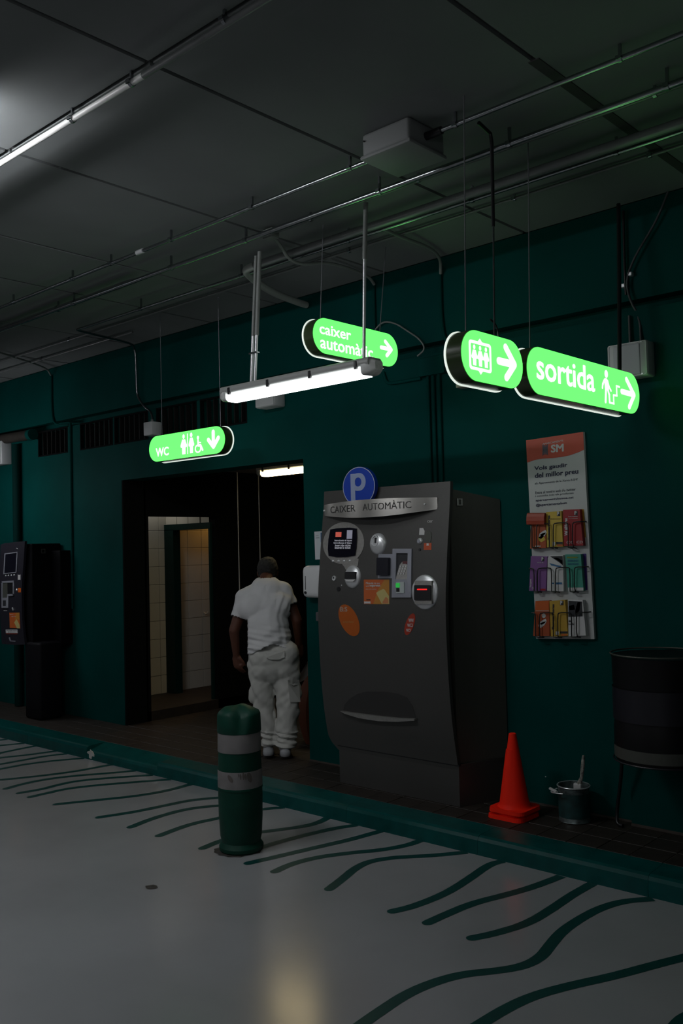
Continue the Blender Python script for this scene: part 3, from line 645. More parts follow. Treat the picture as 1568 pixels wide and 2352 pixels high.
# blue disc with a P
dsk = obj('parking_disc', (lambda P: ([(a, 4.735, b) for a, b in P]+[(a, 4.765, b) for a, b in P], [tuple(range(32)), tuple(range(32, 64))]+[(i, (i+1)%32, 32+(i+1)%32, 32+i) for i in range(32)]))(ell(-4.140, 2.172, .148, .136, 32)), mat('blue_disc_plastic', lin(20, 70, 190), 0.35), kiosk)
FD = lambda a, b, n: (a, 4.735-n, b)
obj('disc_rim', ring(FD, ell(-4.140, 2.172, .146, .134, 32), ell(-4.140, 2.172, .142, .130, 32), 0, .0015), M_lwhite, dsk)
Mp = mat('pale_blue_letter', lin(165, 180, 215), 0.5)
obj('letter', join(prism(FD, rect(-4.212, -4.172, 2.072, 2.262), 0, .002), ring(FD, rrect(-4.210, -4.075, 2.142, 2.264, .059, 8), rrect(-4.174, -4.113, 2.172, 2.234, .030, 8), 0, .0018)), Mp, dsk)
# screen unit
su = obj('screen_surround', prism(KA, ell(323, 365, 256, 262, 40), 0, .004), M_brush, kiosk)
obj('surround_tail', prism(KA, [(290, 600), (350, 590), (480, 555), (515, 565), (508, 640), (480, 700), (372, 715), (338, 660)], 0, .003), M_brush, kiosk)
scn = obj('screen', prism(KA, [(160, 195), (240, 180), (400, 172), (485, 185), (494, 300), (490, 430), (478, 520), (380, 538), (250, 540), (152, 525), (140, 440), (142, 320)], .002, .012), mat('dark_glass_screen', (0.006, 0.006, 0.012), 0.12), kiosk)
M_scr = mat('lit_screen_letters', (0.5, 0.5, 0.55), 0.5, emit=(0.55, 0.55, 0.62), strength=.30)
for s, a0, a1, bt in (('Introdueixi el tiquet', 222, 437, 350), ('Introduzca el tique', 212, 435, 380), ('Insert the ticket', 230, 425, 408), ('Inserez le ticket', 228, 423, 438)):
    obj('screen_text', text(KA, s, a0, a1, bt, bt-28, .0121, .0128, bold=.01), M_scr, scn)
obj('screen_icon', prism(KA, rect(230, 302, 288, 228), .0121, .013), mat('lit_red_icon', (0.5, 0.1, 0.08), 0.5, emit=(0.55, 0.09, 0.06), strength=.5), scn)
obj('screen_icon', prism(KA, rect(370, 438, 312, 205), .0121, .013), mat('lit_grey_icon', (0.3, 0.3, 0.36), 0.5, emit=(0.18, 0.18, 0.24), strength=.5), scn)
def dome(fr, ca, cb, ra, rb, h, n=24, m=8, tilt=(0, 0)):
    V = []; F = []
    for i in range(m):
        ph = (math.pi/2)*i/m; s = math.cos(ph)
        for k in range(n):
            th = 2*math.pi*k/n; V.append(fr(ca+ra*s*math.cos(th)+tilt[0]*math.sin(ph), cb+rb*s*math.sin(th)+tilt[1]*math.sin(ph), h*math.sin(ph)))
    V.append(fr(ca+tilt[0], cb+tilt[1], h))
    for i in range(m-1):
        for k in range(n): F.append((i*n+k, i*n+(k+1)%n, (i+1)*n+(k+1)%n, (i+1)*n+k))
    for k in range(n): F.append(((m-1)*n+k, (m-1)*n+(k+1)%n, m*n))
    return V, F
for a, b in ((200, 590), (270, 590), (338, 588), (410, 586)):
    obj('push_button', dome(KA, a, b, 15, 18, .012, 12, 4), M_chrome, kiosk, smooth=True)
cs = obj('coin_slot_dome', dome(KA, 752, 378, 98, 136, .035, 28, 8, (0, -20)), M_chrome, kiosk, smooth=True)
obj('coin_slot_ring', ring(lambda a, b, n: KA(a+34, b, .030+n), ell(712, 335, 44, 70, 20), ell(712, 335, 32, 56, 20), -.01, .006), M_chrome, cs, smooth=True)
obj('coin_slot', prism(lambda a, b, n: KA(a+34, b, .030+n), rect(712, 732, 365, 300), -.01, .007), M_blackpl, cs)
cr = obj('ticket_reader_dome', dome(KA, 448, 785, 98, 144, .030, 28, 8), M_chrome, kiosk, smooth=True)
obj('reader_mouth', prism(KA, rrect(384, 516, 722, 812, 12), .010, .034), M_blackpl, cr)
obj('reader_lip', prism(KA, [(384, 815), (516, 815), (490, 842), (407, 842)], .010, .032), M_lwhite, cr)
obj('banknote_plate', prism(KA, rrect(765, 948, 502, 802, 8), 0, .008), M_greymetal, kiosk)
obj('banknote_mouth', prism(KA, rrect(776, 918, 545, 765, 14), .004, .035), mat('black_gloss_plastic', (0.012, 0.012, 0.02), 0.25), kiosk)
kp = obj('keypad_plate', ring(KA, rrect(942, 1178, 436, 1040, 5), rrect(990, 1132, 492, 815, 2), 0, .012), M_greymetal, kiosk)
obj('keypad_recess', prism(KA, rect(990, 1132, 492, 815), -.002, .0015), M_dark, kp)
obj('keypad_shelf', prism(KA, [(984, 815), (1132, 815), (1132, 640), (1060, 600), (1030, 640)], .002, .008), M_brush, kp)
for r_ in range(4):
    for c_ in range(3):
        a = 1048-r_*8+c_*32; b = 655+r_*30
        obj('key', prism(KA, rrect(a-10, a+10, b-10, b+10, 3, 2), .008, .013), M_lwhite, kp)
obj('keypad_display', prism(KA, rect(1068, 1130, 590, 625), .006, .010), mat('dull_red_display', lin(110, 60, 65), 0.4), kp)
cslot = obj('card_slot', prism(KA, rrect(1003, 1102, 848, 985, 4), .010, .018), M_lwhite, kp)
cslot.data.materials.clear(); cslot.data.materials.append(mat('pale_card_slot', (0.45, 0.5, 0.5), 0.3))
obj('card_light', prism(KA, rect(1004, 1050, 862, 915), .018, .022), mat('lit_green_card_light', (0.02, 0.3, 0.05), 0.4, emit=(0.02, 0.35, 0.05), strength=.7), kp)
obj('card_mouth', prism(KA, rect(1008, 1048, 922, 968), .018, .020), M_blackpl, kp)
tr = obj('ticket_slot_dome', dome(KA, 1342, 975, 164, 218, .024, 32, 8), M_chrome, kiosk, smooth=True)
obj('ticket_frame', prism(KA, rect(1245, 1456, 832, 1118), .006, .028), M_brush, tr)
obj('ticket_mouth', prism(KA, rrect(1248, 1452, 886, 1070, 10), .020, .036), M_blackpl, tr)
obj('red_light', prism(KA, rrect(1288, 1410, 930, 946, 6), .036, .038), mat('lit_red_slot', (0.5, 0, 0), 0.4, emit=(1.0, 0.02, 0.02), strength=.9), tr)
ib = obj('call_button', dome(KA, 1266, 341, 33, 40, .014, 20, 5), M_chrome, kiosk, smooth=True)
obj('button_face', prism(KA, ell(1266, 341, 18, 24, 16), .012, .016), M_greymetal, ib)
obj('lock', ring(KA, ell(220, 802, 22, 30, 18), ell(216, 798, 11, 16, 18), 0, .008), M_chrome, kiosk, smooth=True)
for a, b, r_ in ((275, 936, 22), (1268, 448, 14)): obj('keyhole_cover', prism(KA, ell(a, b, r_, r_*1.3, 16), 0, .004), M_blackpl, kiosk)
obj('keyhole_plate', prism(KA, [(1345, 225), (1370, 208), (1400, 225), (1412, 280), (1400, 355), (1352, 355), (1335, 290)], 0, .003), M_kside, kiosk)
obj('rivet', dome(KA, 310, 890, 6, 8, .004, 10, 3), M_chrome, kiosk)
obj('white_sticker', prism(KA, [(1253, 262), (1256, 178), (1300, 176), (1320, 215), (1318, 262)], 0, .0015), M_lwhite, kiosk)
os_ = obj('orange_sticker', prism(KA, rect(1318, 1412, 450, 364), 0, .0015), mat('orange_sticker_print', lin(215, 90, 40), 0.5), kiosk)
obj('sticker_mark', prism(KA, rrect(1352, 1378, 396, 370, 5), .0016, .0022), M_lwhite, os_)
# square orange leaflet sticker
ls = obj('safety_sticker', prism(KA, rect(585, 900, 1122, 820), 0, .0015), mat('orange_safety_sticker', lin(214, 105, 45), 0.5), kiosk)
obj('print', prism(KA, [(700, 1122), (900, 1122), (900, 820), (840, 820), (760, 950)], .0016, .0019), mat('amber_sticker_print', lin(205, 140, 55), 0.5), ls)
obj('print', prism(KA, [(740, 985), (760, 968), (828, 935), (845, 945), (898, 1025), (898, 1120), (808, 1120)], .002, .0026), mat('pale_phone_print', lin(215, 200, 130), 0.5), ls)
obj('print', prism(KA, [(820, 1090), (860, 1030), (890, 1060), (890, 1115), (815, 1115)], .0027, .003), mat('salmon_phone_print', lin(215, 140, 90), 0.5), ls)
obj('lettering', join(text(KA, 'Mou-te', 612, 705, 876, 848, .002, .0026, bold=.02), text(KA, 'de nou', 716, 782, 874, 852, .002, .0026), text(KA, 'amb', 612, 650, 908, 888, .002, .0026), text(KA, 'seguretat', 658, 792, 915, 882, .002, .0026, bold=.02),
    text(KA, 'viatja amb nosaltres', 610, 742, 944, 932, .002, .0026)), M_lwhite, ls)
obj('print', prism(KA, rrect(590, 668, 1115, 1090, 8), .002, .0026), M_lwhite, ls)
obj('print', prism(KA, rect(618, 668, 1074, 1062), .002, .0026), M_dark, ls)
# leaf shaped stickers
lf = obj('leaf_sticker', prism(KA, ell(393, 1322, 112, 205, 30, rot=-.36), 0, .0015), mat('orange_leaf_print', lin(200, 98, 20), 0.5), kiosk)
obj('lettering', text(KA, 'B:S', 288, 378, 1215, 1155, .0016, .0022, bold=.02), mat('dim_white_print', lin(190, 180, 170), 0.5), lf)
obj('lettering', text(KA, 'autoritzat', 318, 450, 1352, 1330, .0016, .0022), mat('dim_tan_print', lin(200, 150, 90), 0.5), lf)
lf = obj('leaf_sticker', prism(KA, ell(1143, 1370, 52, 142, 28, rot=.38), 0, .0015), mat('red_leaf_print', lin(185, 60, 35), 0.5), kiosk)
letters('lettering', M_lwhite, lf, *(text(KA, 'WW', 1130, 1195, 1345, 1300, .0016, .0022, bold=.02), text(KA, 'WC3', 1112, 1180, 1405, 1362, .0016, .0022, bold=.02), text(KA, 'WC9', 1095, 1150, 1465, 1425, .0016, .0022, bold=.02)))
obj('maker_mark', text(KA, 'cer', 1350, 1415, 108, 80, 0, .0012), M_lwhite, kiosk)
# coin and receipt tray
def tray():
    P = [(285, 1607), (295, 1570), (325, 1532), (380, 1495), (450, 1475), (560, 1476), (640, 1488), (700, 1512), (735, 1570), (752, 1655)]
    V = []; F = []; k = len(P)
    for a, b in P: V.append(KC(a, b, .0015))
    for a, b in P: 
        V.append(KC(300+(a-300)*.9+20, b*.7+1640*.3, .003))
    for i in range(k-1): F.append((i, i+1, k+i+1, k+i))
    F.append(tuple(range(k, 2*k)))
    return V, F
obj('tray_hood', tray(), M_kiosk, kiosk)
obj('tray_opening', prism(KC, [(288, 1604), (300, 1566), (330, 1534), (385, 1500), (455, 1482), (560, 1484), (640, 1496), (698, 1520), (730, 1575), (746, 1650), (620, 1650), (450, 1632)], .001, .004), mat('tray_dark_metal', (0.045, 0.044, 0.043), 0.45, 0.3), kiosk)
lip = [(283, 1606), (400, 1622), (520, 1636), (640, 1648), (752, 1653), (752, 1664), (640, 1672), (520, 1668), (400, 1650), (310, 1622)]
obj('tray_lip', prism(KC, lip, .002, .030), M_brush, kiosk)
obj('asset_tag', ring(lambda a, b, n: (-3.405+.40*(a-4.80)*.5+n, a, b), rect(4.835, 4.875, 2.005, 2.05), rect(4.842, 4.868, 2.011, 2.044), .004, .010), mat('grey_tag', (0.40, 0.42, 0.40), 0.5), kiosk)

# ------------------------------------------------------------------ small pay machine at the left
M_nav = mat('dark_navy_metal', (0.016, 0.015, 0.024), 0.45, 0.1)
M_navs = mat('black_navy_side', (0.002, 0.002, 0.003), 0.7, spec=0.1)
_lx = quad([-9.217417, 1.203118, -0.012099, -0.000760, -0.094294]); _lz = quad([1.975065, -0.031309, -0.586411, 0.046884, -0.001434])
YLM = 4.75
LM = lambda a, b, n: (_lx(a, b), YLM-n, _lz(a, b))
sm = thing('pay_machine', 'smaller black pay machine on a pedestal at the left picture edge', 'machine', (-8.6, 4.95, ZS))
obj('pedestal', bbox(-8.72, -8.42, 4.74, 5.00, ZS, .88, .03, 3), mat('black_pedestal', (0.004, 0.004, 0.006), 0.6, spec=.15), sm, smooth=True)
obj('cabinet', bbox(-9.10, -8.60, 4.77, 5.10, .85, 1.875, .01, 2), M_navs, sm)
obj('rear_block', bbox(-9.05, -8.42, 4.98, 5.118, .84, 1.80, .01, 2), M_navs, sm)  # black box behind the cabinet, same tone as its sides
obj('front_panel', prism(LM, [(50, 165), (120, 138), (300, 118), (488, 100), (470, 400), (440, 800), (432, 1100), (440, 1500), (470, 1800), (490, 1960), (280, 1965), (75, 1950), (50, 1600), (35, 1200), (35, 700)], 0, .025), M_nav, sm)
obj('screen_frame', ring(lambda a, b, n: LM(a, b, n+.026), [(112, 695), (345, 668), (368, 292), (132, 322)], [(128, 678), (332, 655), (352, 310), (148, 338)], 0, .006), M_greymetal, sm)
obj('screen', prism(lambda a, b, n: LM(a, b, n+.026), [(126, 680), (334, 657), (354, 308), (146, 336)], -.002, .002), mat('dark_glass_screen', (0.006, 0.006, 0.012), 0.12), sm)
LN = lambda a, b, n: LM(a, b, n+.0255)
for a in (148, 198, 248, 298): obj('push_button', dome(LN, a, 722-(a-148)*.07, 10, 16, .008, 10, 3), M_chrome, sm)
obj('slot_frame', join(prism(LN, [(82, 825), (300, 808), (300, 845), (98, 850)], 0, .008), prism(LN, [(82, 850), (98, 850), (98, 1120), (82, 1120)], 0, .008), prism(LN, [(284, 845), (302, 845), (302, 1080), (284, 1075)], 0, .008), prism(LN, [(185, 1055), (302, 1050), (302, 1080), (200, 1090), (198, 1300), (82, 1300), (82, 1120), (180, 1118)], 0, .008)), M_greymetal, sm)
obj('slot_mouth', prism(LN, [(180, 850), (284, 845), (284, 1052), (182, 1058)], 0, .002), M_blackpl, sm)
obj('slot_wall', prism(LN, [(98, 850), (180, 850), (182, 1118), (98, 1118)], 0, .003), M_kside, sm)
obj('key_pad', prism(LN, rect(108, 160, 1265, 1165), .008, .010), M_dark, sm)
obj('white_sticker', prism(LN, rrect(366, 412, 795, 708, 12), 0, .0015), M_lwhite, sm)
obj('orange_sticker', prism(LN, rect(368, 420, 1022, 942), 0, .0015), mat('orange_sticker_bright', lin(225, 105, 25), 0.5), sm)
obj('call_button', dome(LN, 346, 978, 12, 24, .01, 12, 4), M_chrome, sm)
st = obj('safety_sticker', prism(LN, [(212, 1388), (395, 1385), (408, 1672), (220, 1660)], 0, .0015), mat('orange_safety_sticker', lin(214, 105, 45), 0.5), sm)
obj('print', prism(LN, [(300, 1560), (345, 1505), (395, 1600), (405, 1668), (350, 1668)], .0016, .0024), mat('pale_phone_print', lin(215, 200, 130), 0.5), st)
obj('print', prism(LN, [(330, 1388), (394, 1386), (398, 1520), (345, 1500), (310, 1540)], .0016, .002), mat('amber_sticker_print', lin(205, 140, 55), 0.5), st)
obj('lettering', join(text(LN, 'Mou-te', 224, 285, 1430, 1412, .002, .0026), text(LN, 'seguretat', 250, 332, 1466, 1448, .002, .0026)), M_lwhite, st)
st = obj('notice_sticker', prism(LN, [(145, 1690), (355, 1690), (362, 1752), (150, 1752)], 0, .0015), M_lwhite, sm)
obj('lettering', join(text(LN, 'no accepta bitllets', 165, 345, 1715, 1700, .0016, .0022), text(LN, 'de cinc euros', 190, 320, 1740, 1724, .0016, .0022)), M_navy, st)
obj('notice_strip', prism(LN, [(150, 1755), (362, 1755), (362, 1775), (152, 1775)], 0, .0015), mat('dull_red_strip', lin(120, 45, 35), 0.5), sm)
obj('maker_mark', join(strokes(LN, [(215, 1840), (232, 1895)], 22, 0, .002), strokes(LN, [(232, 1895), (315, 1900)], 16, 0, .002)), M_greymetal, sm)
obj('maker_mark', strokes(LN, [(345, 228), (362, 240)], 8, 0, .002), M_lwhite, sm)
obj('small_label', text(LN, 'vism', 108, 168, 1360, 1340, 0, .0015), M_lwhite, sm)
obj('bracket', strokes(LN, [(272, 1300), (285, 1340)], 12, 0, .01), M_chrome, sm)
obj('asset_tag', ring(lambda a, b, n: (-8.60+n, a, b), rect(4.875, 4.92, 1.775, 1.82), rect(4.882, 4.913, 1.782, 1.813), 0, .003), M_kside, sm)

# ------------------------------------------------------------------ leaflet board
_dx = quad([-3.087702, 0.366589, -0.011970, 0.000219, -0.014107]); _dz = quad([2.500831, -0.038848, -0.320008, 0.012709, 0.001026])
_ex = quad([-3.093248, 0.446650, -0.014530, 0.000323, -0.020883]); _ez = quad([2.025132, -0.022339, -0.388424, 0.018738, 0.000015])
YB = 5.098
RD = lambda a, b, n: (_dx(a, b), YB-n, _dz(a, b))
RE = lambda a, b, n: (_ex(a, b), YB-n, _ez(a, b))
M_board = mat('white_board', (0.46, 0.48, 0.475), 0.5)
rk = thing('leaflet_board', 'tall white and red leaflet board with three wire racks on the wall', 'display', (-2.8, YB, 1.16))
bl, br, tl, tr_ = RE(268, 2262, 0), RE(1222, 2270, 0), RD(160, 275, 0), RD(1300, 105, 0)
def slab(c0, c1, c2, c3, y0, y1):
    P = [c0, c1, c2, c3]; V = [(p[0], y0, p[2]) for p in P]+[(p[0], y1, p[2]) for p in P]
    return V, [(0, 1, 2, 3), (4, 5, 6, 7)]+[(i, (i+1) % 4, 4+(i+1) % 4, 4+i) for i in range(4)]
obj('board', slab(bl, br, tr_, tl, YB, YW-.001), M_board, rk)
hd = obj('red_header', prism(RD, [(160, 275), (1300, 105), (1318, 462), (1200, 515), (1040, 572), (880, 606), (700, 628), (500, 640), (350, 662), (180, 722)], 0, .0015), M_red, rk)
def RDs(s): return lambda a, b, n: RD(a, b - (a-300)*s, n)
obj('logo_lettering', join(text(RDs(.17), 'APARCAMENTS', 490, 905, 400, 365, .0016, .0025)), M_lwhite, hd)
obj('logo_lettering', join(text(RDs(.10), 'SM', 655, 915, 562, 398, .0016, .0025, bold=.045)), M_lwhite, hd)
obj('logo_letter', join(ring(RDs(.10), rrect(490, 595, 580, 400, 30), rrect(515, 570, 560, 420, 18), .0016, .0022), prism(RDs(.1), rect(500, 590, 500, 480), .0016, .0022), prism(RDs(.1), rect(518, 568, 556, 424), .0016, .0019)), mat('slate_blue_print', lin(84, 84, 100), 0.5), hd)
letters('lettering', M_navy, rk, text(RDs(.115), 'Vols gaudir', 325, 985, 905, 800, .001, .002, bold=.028), text(RDs(.105), 'del millor preu', 335, 1205, 1065, 935, .001, .002, bold=.028))
letters('lettering', mat('grey_ink', lin(70, 78, 86), 0.6), rk, *(text(RDs(.10), 'als Aparcaments de la Xarxa B:SM?', 335, 1190, 1175, 1120, .001, .002), text(RDs(.09), 'Entra al nostre web i/o twitter', 345, 1150, 1355, 1300, .001, .002), text(RDs(.085), 'i consulta tots els productes', 345, 1110, 1425, 1375, .001, .002)))
letters('lettering', M_navy, rk, text(RDs(.085), 'aparcamentsbsmsa.cat', 352, 1110, 1515, 1460, .001, .002, bold=.02), text(RDs(.08), '@aparcamentsbsm', 358, 975, 1615, 1550, .001, .002, bold=.02))
# wire racks
def rack(yt, yb, vs_, ends, sl):
    g = []
    D = .050
    Z = lambda a, y: y - (a-200)*sl
    def pt(a, b, n=D): return Vector(RE(a, b, n))
    g.append(smooth_path([pt(ends[0], Z(ends[0], yt), .0), pt(ends[0]+4, Z(ends[0], yt)), pt(vs_[0]-26, Z(vs_[0], yt)), pt(vs_[0], Z(vs_[0], yt)+30), pt(vs_[0]+3, yb-20), pt(vs_[0]+3, yb), pt(vs_[0]+3, yb+20, .0)], 1))
    for i in (1, 3):
        a, c = vs_[i], vs_[i+1]
        g.append(smooth_path([pt(a+3, yb+20, 0), pt(a+3, yb), pt(a+3, yb-20), pt(a, Z(a, yt)+30), pt(a+26, Z(a, yt)), pt(c-26, Z(c, yt)), pt(c, Z(c, yt)+30), pt(c+3, yb-20), pt(c+3, yb), pt(c+3, yb+20, 0)], 1))
    a = vs_[5]
    g.append(smooth_path([pt(a+3, yb+20, 0), pt(a+3, yb), pt(a, Z(a, yt)+30), pt(a+26, Z(a, yt)), pt(ends[1]-4, Z(ends[1], yt)), pt(ends[1], Z(ends[1], yt), 0)], 1))
    for i in (0, 2, 4): g.append([pt(vs_[i], yb), pt(vs_[i+1]+6, yb)])
    obj('wire_rack', join(*[tube(p,   .0038, 6) for p in g]), mat('black_wire', (0.01, 0.01, 0.01), 0.35), rk)
rack(392, 762, (265, 340, 548, 612, 855, 925), (188, 1088), .055)
rack(1108, 1482, (300, 355, 585, 650, 885, 955), (205, 1120), .03)
rack(1832, 2222, (325, 390, 615, 685, 910, 990), (245, 1160), .01)
# leaflets: every pocket holds a stack, each its own thing
def leaflets(label, m, q, thick=.030, prints=(), n0=.004, lean=0):
    t = thing('leaflet_stack', label, 'leaflets', RE((q[0][0]+q[1][0])/2, q[0][1], .02), 'leaflet stacks in the wire racks')
    k = 3
    for i in range(k):
        s = n0+thick*i/k; dx = random.uniform(-4, 4) if i < k-1 else 0
        obj('leaflet', prism(RE, [(a+dx, b) for a, b in q], s, s+thick/k-.0012), m, t)
    for nm, pts, mm in prints:
        if nm == 'P': obj('logo', join(prism(RE, rect(pts[0], pts[0]+pts[2], pts[1]+pts[2]*1.3, pts[1]), n0+thick, n0+thick+.0004)), M_dark, t); obj('letter', text(RE, 'P', pts[0]+4, pts[0]+pts[2]*.72, pts[1]+pts[2]*1.15, pts[1]-2, n0+thick+.0005, n0+thick+.001, bold=.05), M_lwhite, t)
        elif nm.startswith('T:'): obj('lettering', text(RE, nm[2:], *pts, n0+thick, n0+thick+.0008, bold=.01), mm, t)
        elif nm.startswith('V:'): obj('lettering', text(RE, nm[2:], *pts, n0+thick, n0+thick+.0008, bold=.01, rot90=True), mm, t)
        else: obj('print', prism(RE, pts, n0+thick-.0002, n0+thick+.0006), mm, t)
    return t
car = lambda x, y: [('p', [(x, y+60), (x+20, y), (x+70, y-40), (x+120, y-60), (x+135, y-20), (x+100, y+40), (x+40, y+90)], M_lwhite), ('p', [(x+25, y+20), (x+75, y-10), (x+120, y-20), (x+110, y+10), (x+50, y+40)], M_dark)]
leaflets('orange car leaflets curling forward, left pocket of the top wire rack', mat('dull_orange_print', lin(190, 85, 35), 0.5), [(212, 785), (470, 772), (462, 300), (230, 300)],
    prints=car(350, 540)+[('p', [(345, 600), (430, 560), (465, 640), (400, 680), (350, 650)], M_yellow), ('p', rect(300, 385, 755, 735), M_lwhite)])
obj('curled_page', (lambda: (lambda pts: ([RE(a, b, n) for (b, n) in pts for a in (190, 480)], [(2*i, 2*i+1, 2*i+3, 2*i+2) for i in range(len(pts)-1)]))([(320, .03), (260, .034), (215, .038), (200, .045), (215, .055), (260, .060), (330, .062), (390, .060)]))(), mat('rust_orange_print', lin(175, 60, 25), 0.5), bpy.data.objects['leaflet_stack'])
leaflets('yellow leaflets in the middle pocket of the top wire rack', M_yellow, [(488, 765), (748, 752), (722, 168), (472, 188)],
    prints=[('P', (652, 180, 56), None), ('V:Tarreta Hores', (500, 540, 650, 240), M_dark), ('T:subscripcio mensual', (540, 710, 310, 290), M_dark), ('p', rect(640, 745, 715, 675), M_dark), ('p', rect(580, 622, 735, 675), M_lwhite), ('p', rect(655, 745, 742, 718), M_orange)])
leaflets('dark red leaflets reading Val, right pocket of the top wire rack', M_crim, [(765, 740), (1082, 735), (1020, 140), (750, 150)],
    prints=[('P', (935, 170, 56), None), ('V:Val alHores', (775, 825, 575, 285), M_lwhite), ('T:Targeta prepagament', (835, 990, 270, 250), M_lwhite), ('T:per a l aparcament', (850, 990, 300, 284), M_lwhite), ('T:CX', (810, 905, 705, 660), M_lwhite), ('T:CD', (975, 1075, 700, 655), M_lwhite)])
leaflets('sliver of yellow leaflets behind the dark red ones', mat('mustard_print', lin(200, 150, 40), 0.5), [(1030, 600), (1085, 600), (1050, 138), (1008, 138)], .003, n0=.0)
leaflets('lilac leaflets in the left pocket of the middle wire rack', M_purple, [(195, 1475), (470, 1478), (492, 915), (225, 905)],
    prints=[('P', (395, 925, 52), None), ('V:Targeta', (212, 240, 1420, 1280), M_lwhite), ('T:Xarxa de', (330, 430, 1020, 1005), M_lwhite), ('T:CO', (245, 290, 1450, 1410), M_lwhite), ('p', rect(385, 465, 1470, 1440), M_crim)])
leaflets('white and blue leaflets in the middle pocket of the middle wire rack', M_lwhite, [(490, 1475), (760, 1482), (752, 892), (530, 892), (500, 940)],
    prints=[('p', [(540, 910), (745, 905), (750, 1060), (690, 1010), (600, 950)], M_dark), ('p', [(530, 1020), (640, 1050), (730, 1070), (700, 1090), (560, 1060)], M_bluep), ('p', [(600, 940), (700, 1000), (745, 1050), (740, 980), (660, 930)], M_teal), ('p', rect(640, 735, 1368, 1335), M_bluep), ('p', rect(560, 608, 1360, 1340), M_bluep), ('T:text text', (640, 720, 1150, 1120), M_dark)][:5])
leaflets('teal leaflets in the right pocket of the middle wire rack', M_teal, [(830, 1470), (1085, 1475), (1040, 872), (785, 880)],
    prints=[('p', rect(815, 990, 940, 918), mat('olive_print', lin(130, 150, 50), 0.5)), ('T:PARKING', (830, 1000, 1000, 965), M_bluep), ('T:BARCELONA', (830, 1010, 1050, 1020), M_bluep), ('p', rect(835, 1085, 1472, 1420), M_lwhite)])
leaflets('sliver of violet leaflets behind the teal ones', M_dpurple, [(1075, 1465), (1110, 1465), (1090, 868), (1030, 868)], .003, n0=.0)
leaflets('orange car leaflets with a pale top band, left pocket of the bottom wire rack', mat('brick_orange_print', lin(180, 80, 35), 0.5), [(262, 2212), (530, 2212), (525, 1632), (300, 1640)],
    prints=car(350, 1990)+[('p', [(302, 1798), (524, 1790), (524, 1636), (302, 1644)], M_orange), ('p', rect(305, 524, 1806, 1797), M_lwhite), ('p', ell(437, 1880, 34, 36, 12), M_lwhite)])
leaflets('ochre yellow leaflets in the middle pocket of the bottom wire rack', mat('ochre_print', lin(205, 165, 55), 0.5), [(552, 2222), (832, 2210), (785, 1622), (527, 1640)],
    prints=[('P', (702, 1635, 56), None), ('V:Tarreta Hores', (570, 610, 2110, 1690), M_dark), ('p', rect(705, 825, 2170, 2135), M_dark), ('p', rect(630, 685, 2190, 2135), M_lwhite), ('p', rect(720, 820, 2205, 2180), M_orange)])
leaflets('black and white photo leaflets, right pocket of the bottom wire rack', M_lwhite, [(840, 2215), (1125, 2205), (1072, 1625), (828, 1612)],
    prints=[('p', [(842, 1635), (1062, 1650), (1070, 1890), (840, 1900)], M_dark), ('p', [(850, 1720), (930, 1700), (950, 1780), (860, 1790)], M_greymetal), ('p', [(990, 1660), (1040, 1660), (1020, 1800), (960, 1880), (950, 1800)], M_greymetal), ('T:Cada lectura', (842, 900, 1985, 1945), M_dark), ('T:te un lloc', (842, 930, 2030, 1995), M_dark)])

# ------------------------------------------------------------------ things on the short wall beside the corridor
t = thing('soap_dispenser', 'white rounded dispenser on the wall left of the large pay machine', 'dispenser', (-4.93, YW-.05, 1.37))
obj('dispenser_body', bbox(-5.008, -4.80, YW-.10, YW, 1.375, 1.625, .045, 5), M_white, t, smooth=True)
obj('level_window', tube([(-4.955, YW-.101, 1.545), (-4.955, YW-.103, 1.44)], .0025, 6), M_blackpl, t)
obj('lock', tube([(-4.957, YW-.098, 1.418), (-4.957, YW-.106, 1.418)], .011, 14), M_blackpl, t, smooth=True)
t = thing('paper_notice', 'pale printed paper on the wall above the white dispenser', 'notice', (-4.86, YW-.004, 1.66))
obj('sheet', prism(frY(YW-.003), [(-4.938, 1.668), (-4.78, 1.672), (-4.78, 1.888), (-4.942, 1.884)], 0, .0015), mat('glossy_paper', (0.62, 0.66, 0.70), 0.22), t)
obj('lettering', join(text(frY(YW-.003), 'gel hidro', -4.925, -4.895, 1.848, 1.856, .0016, .002), text(frY(YW-.003), 'alcoholic', -4.928, -4.888, 1.832, 1.841, .0016, .002)), M_navy, t)
obj('print', prism(frY(YW-.003), rect(-4.875, -4.79, 1.80, 1.875), .0016, .002), M_bluep, t)
obj('wall_socket', bbox(-4.925, -4.82, YW-.03, YW, 1.195, 1.265, .006, 2), mat('dark_grey_plastic', (0.10, 0.09, 0.10), 0.5), label='small dark box on the wall below the white dispenser', cat='socket')
obj('white_dot', prism(frY(YW-.001), ell(-2.985, .292, .0045, .0045, 10), 0, .002), M_lwhite, label='tiny white dot on the wall between cone and paint can', cat='mark')

# ------------------------------------------------------------------ traffic cones, stacked
M_cone = mat('orange_red_cone_plastic', (1.0, 0.022, 0.006), 0.55, spec=.15)
def cone(x, y, z, label, top):
    t = thing('traffic_cone', label, 'cone', (x, y, z), 'stacked traffic cones')
    bm = bmesh.new()
    P = rrect(x-.122, x+.122, y-.122, y+.122, .045, 5); k = len(P)
    V = [(a, b, z) for a, b in P]+[(a+(x-a)*.02, b+(y-b)*.02, z+.022) for a, b in P]
    bm.free()
    g = (V, [tuple(range(k)), tuple(range(k, 2*k))]+[(i, (i+1) % k, k+(i+1) % k, k+i) for i in range(k)])
    obj('cone_base', g, M_cone, t)
    pr = [(.105, z+.020), (.094, z+.030), (.086, z+.055), (.022+.012*(1-top), z+.455 if top else z+.40), (.018, z+.458 if top else z+.405), (.012, z+.455 if top else z+.40)]
    obj('cone_body', lathe(pr, x, y, 32), M_cone, t, smooth=True)
    return t
